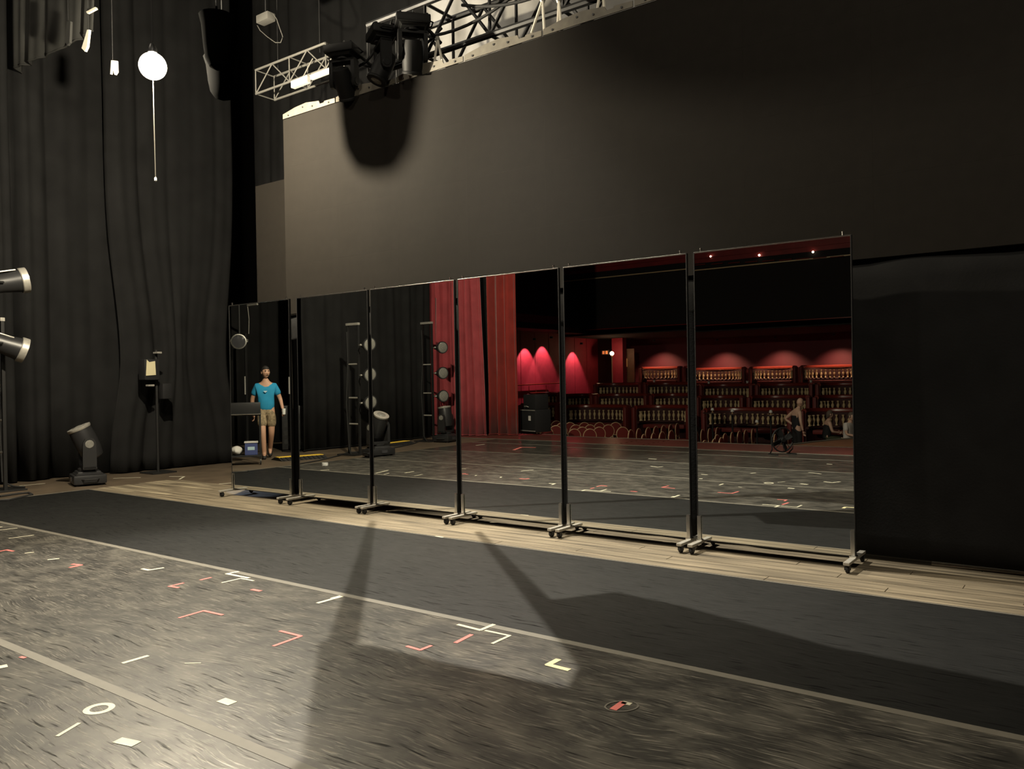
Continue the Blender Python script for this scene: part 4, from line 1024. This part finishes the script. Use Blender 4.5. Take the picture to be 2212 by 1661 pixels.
# ================================================================== SPIKE MARKS
WHT, RDT, YLT = 'tape_white', 'tape_red', 'tape_yellow'
def mark(label, pts, m, wd=.022, where=fl, world=False):
    P = [Vector((*p, 0)) if world else where(*p) for p in pts]
    if len(P) > 2: t = thing('floor_mark', label, 'tape mark', (P[1].x, P[1].y, .0048), 0, 'tape marks on the stage floor')
    for i, (a, b) in enumerate(zip(P, P[1:])):
        d = b - a; L = d.length
        if len(P) > 2: e = d.normalized() * (wd / 2); a2 = a - (e if i else e * 0); 
        o = B((0, 0, .0006 + .0004 * i), (L + wd * .5, wd, .0012)).build('tape_strip' if len(P) > 2 else 'floor_mark', m, t if len(P) > 2 else None, ang=None)
        c = (a + b) / 2
        if len(P) > 2: o.location = (c.x - P[1].x, c.y - P[1].y, 0)
        else: o.location = (c.x, c.y, .0048); tag(o, label, 'tape mark', 'tape marks on the stage floor')
        o.rotation_euler = (0, 0, math.atan2(d.y, d.x))
MK = [
 ('pale corner mark of tape just below the long grey seam, mid floor', [(990, 1351), (1038, 1363), (1066, 1351)], WHT, .026),
 ('pale corner mark pointing right, next to a red dash', [(1049, 1364), (1101, 1375), (1064, 1392)], WHT, .020),
 ('red dash of tape left of two pale corner marks', [(985, 1390), (1018, 1373)], RDT, .026),
 ('small red corner mark at the edge of the dark shadow', [(880, 1398), (908, 1406), (931, 1397)], RDT, .022),
 ('thick pale yellow corner mark right of the red dash', [(1205, 1427), (1184, 1438), (1227, 1449)], YLT, .034),
 ('red arrowhead mark beside the foot of the dark shadow', [(592, 1397), (650, 1376), (606, 1365)], RDT, .022),
 ('red corner mark pointing away, left foreground', [(388, 1336), (440, 1321), (480, 1330)], RDT, .022),
 ('small red corner mark opening right, left of a red dash', [(395, 1261), (366, 1268), (385, 1271)], RDT, .024),
 ('short red dash left of the white corner marks at the seam', [(434, 1254), (455, 1249)], RDT, .024),
 ('white corner mark touching the long grey seam on the left', [(514, 1236), (490, 1241), (537, 1250)], WHT, .030),
 ('white corner mark pointing to the seam, under another white corner', [(480, 1260), (520, 1251), (547, 1256)], WHT, .020),
 ('tiny red scrap of tape below the white corner marks', [(545, 1275), (562, 1278)], RDT, .03),
 ('white dash of tape left of the dark shadow strip', [(687, 1304), (716, 1296)], WHT, .030),
 ('short white scrap of tape touching the dark shadow strip', [(720, 1294), (735, 1290)], WHT, .045),
 ('white corner mark at the left, right of a red arrow scrap', [(308, 1230), (322, 1233), (352, 1228)], WHT, .030),
 ('small white dash left of the red arrow scrap', [(105, 1210), (126, 1208)], WHT, .030),
 ('tiny white dash near the left edge, right of a red corner', [(55, 1196), (72, 1194)], WHT, .024),
 ('red corner mark at the left edge of the picture', [(0, 1192), (14, 1189), (28, 1192)], RDT, .026),
 ('red arrow scrap of tape between two white marks at left', [(152, 1227), (175, 1222), (157, 1220)], RDT, .030),
 ('smeared white dash at the far left below the seam', [(20, 1164), (72, 1157)], WHT, .020),
 ('pale dash at the far left edge right under the seam', [(0, 1146), (36, 1142)], WHT, .022),
 ('long white dash of tape in the scuffed left foreground', [(267, 1434), (318, 1419)], WHT, .028),
 ('thin white line of tape right of the long white dash', [(400, 1435), (433, 1434)], WHT, .010),
 ('white scrap of tape above the bottom seam tape', [(481, 1515), (499, 1521)], WHT, .05),
 ('torn pale scrap of tape at the bottom left foreground', [(258, 1602), (290, 1609)], WHT, .05),
 ('slanting pale streak of tape at the bottom left', [(125, 1592), (170, 1565)], WHT, .018),
 ('pale tape end at the left edge of the foreground', [(0, 1443), (10, 1441)], WHT, .05),
 ('tiny red fleck of tape beside the bottom left seam', [(45, 1421), (53, 1423)], RDT, .02),
 ('red dash of tape inside a chalk ring on the right', [(1326, 1534), (1346, 1520)], RDT, .034),
 ('small pale dash of tape inside the chalk ring on the right', [(1347, 1520), (1360, 1523)], WHT, .03),
 ('short white dash at the edge of the planks', [(945, 1159), (957, 1161)], WHT, .05),
 ('white line of tape on the wood left of the moving head', [(43, 1050), (96, 1045)], WHT, .03),
 ('thin white line of tape on the wood right of the moving head', [(246, 1034), (303, 1032)], WHT, .03),
 ('white hook-shaped mark on the wood beside the mirrors', [(367, 1030), (398, 1030), (388, 1036)], WHT, .03),
 ('white dash close to the left end of the mirror row', [(475, 1046), (500, 1044)], WHT, .04),
]
for lb, pts, m, wd in MK: mark(lb, pts, m, wd)
MV = [
 ('red right-angled mark in the mirror below the red curtains', [(-9.55, -.45), (-9.76, -1.0), (-9.45, -1.05)], RDT, .06),
 ('white dash in the mirror right of the boom foot', [(-7.32, 2.4), (-7.24, 2.2)], WHT, .03),
 ('white corner mark in the mirror below the auditorium bulb', [(-5.9, .80), (-5.74, .88), (-5.70, .78)], WHT, .03),
 ('small white dash in the nearest mirror at its left edge', [(-4.82, 1.3), (-4.73, 1.31)], WHT, .03),
 ('tiny white dash in the upper part of the nearest mirror floor', [(-4.24, .84), (-4.2, .76)], WHT, .03),
 ('faint long white dash in the nearest mirror', [(-3.54, .35), (-3.34, .43)], WHT, .025),
 ('tiny dash close to the stage edge in the nearest mirror', [(-3.63, -.98), (-3.55, -.95)], WHT, .025),
 ('faint dash in the mirror next to the bulb reflection', [(-6.46, -.25), (-6.31, -.23)], WHT, .03),
 ('white flat corner mark at the right of the nearest mirror', [(-3.06, 1.30), (-2.94, 1.36), (-2.88, 1.22)], WHT, .03),
 ('long white dash by the seam in the third mirror', [(-9.29, 3.60), (-9.41, 3.22)], WHT, .03),
 ('short white dash by the seam in the third mirror', [(-8.89, 3.36), (-8.91, 3.15)], WHT, .03),
 ('pale dash by the seam in the second mirror', [(-10.5, 3.69), (-10.44, 3.58)], WHT, .04),
 ('pale dash beside the black gap of the fourth mirror', [(-8.42, 2.6), (-8.30, 2.58)], WHT, .03),
 ('white dash far back before the red curtains', [(-10.96, -1.0), (-10.94, -1.25)], WHT, .04),
]
for lb, pts, m, wd in MV: mark(lb, pts, m, wd, world=True)
# rings
P = fl(214, 1533); o = MB().tube([(.052 * math.cos(a * PI / 14), .052 * math.sin(a * PI / 14), 0) for a in range(28)], .014, 4, True).build('ring_mark', 'tape_white'); o.scale = (1, 1, .06); o.location = (P.x, P.y, .0055)
tag(o, 'white ring of tape in the scuffed left foreground', 'tape mark')
P = (fl(1343, 1528)); o = MB().tube([(.075 * math.cos(a * PI / 14), .055 * math.sin(a * PI / 14), 0) for a in range(28)], .004, 4, True).build('ring_mark', 'tape_grey'); o.scale = (1, 1, .1); o.location = (P.x + .0, P.y, .0065); o.rotation_euler = (0, 0, .9)
tag(o, 'thin grey ring drawn around the red dash on the right', 'chalk mark')
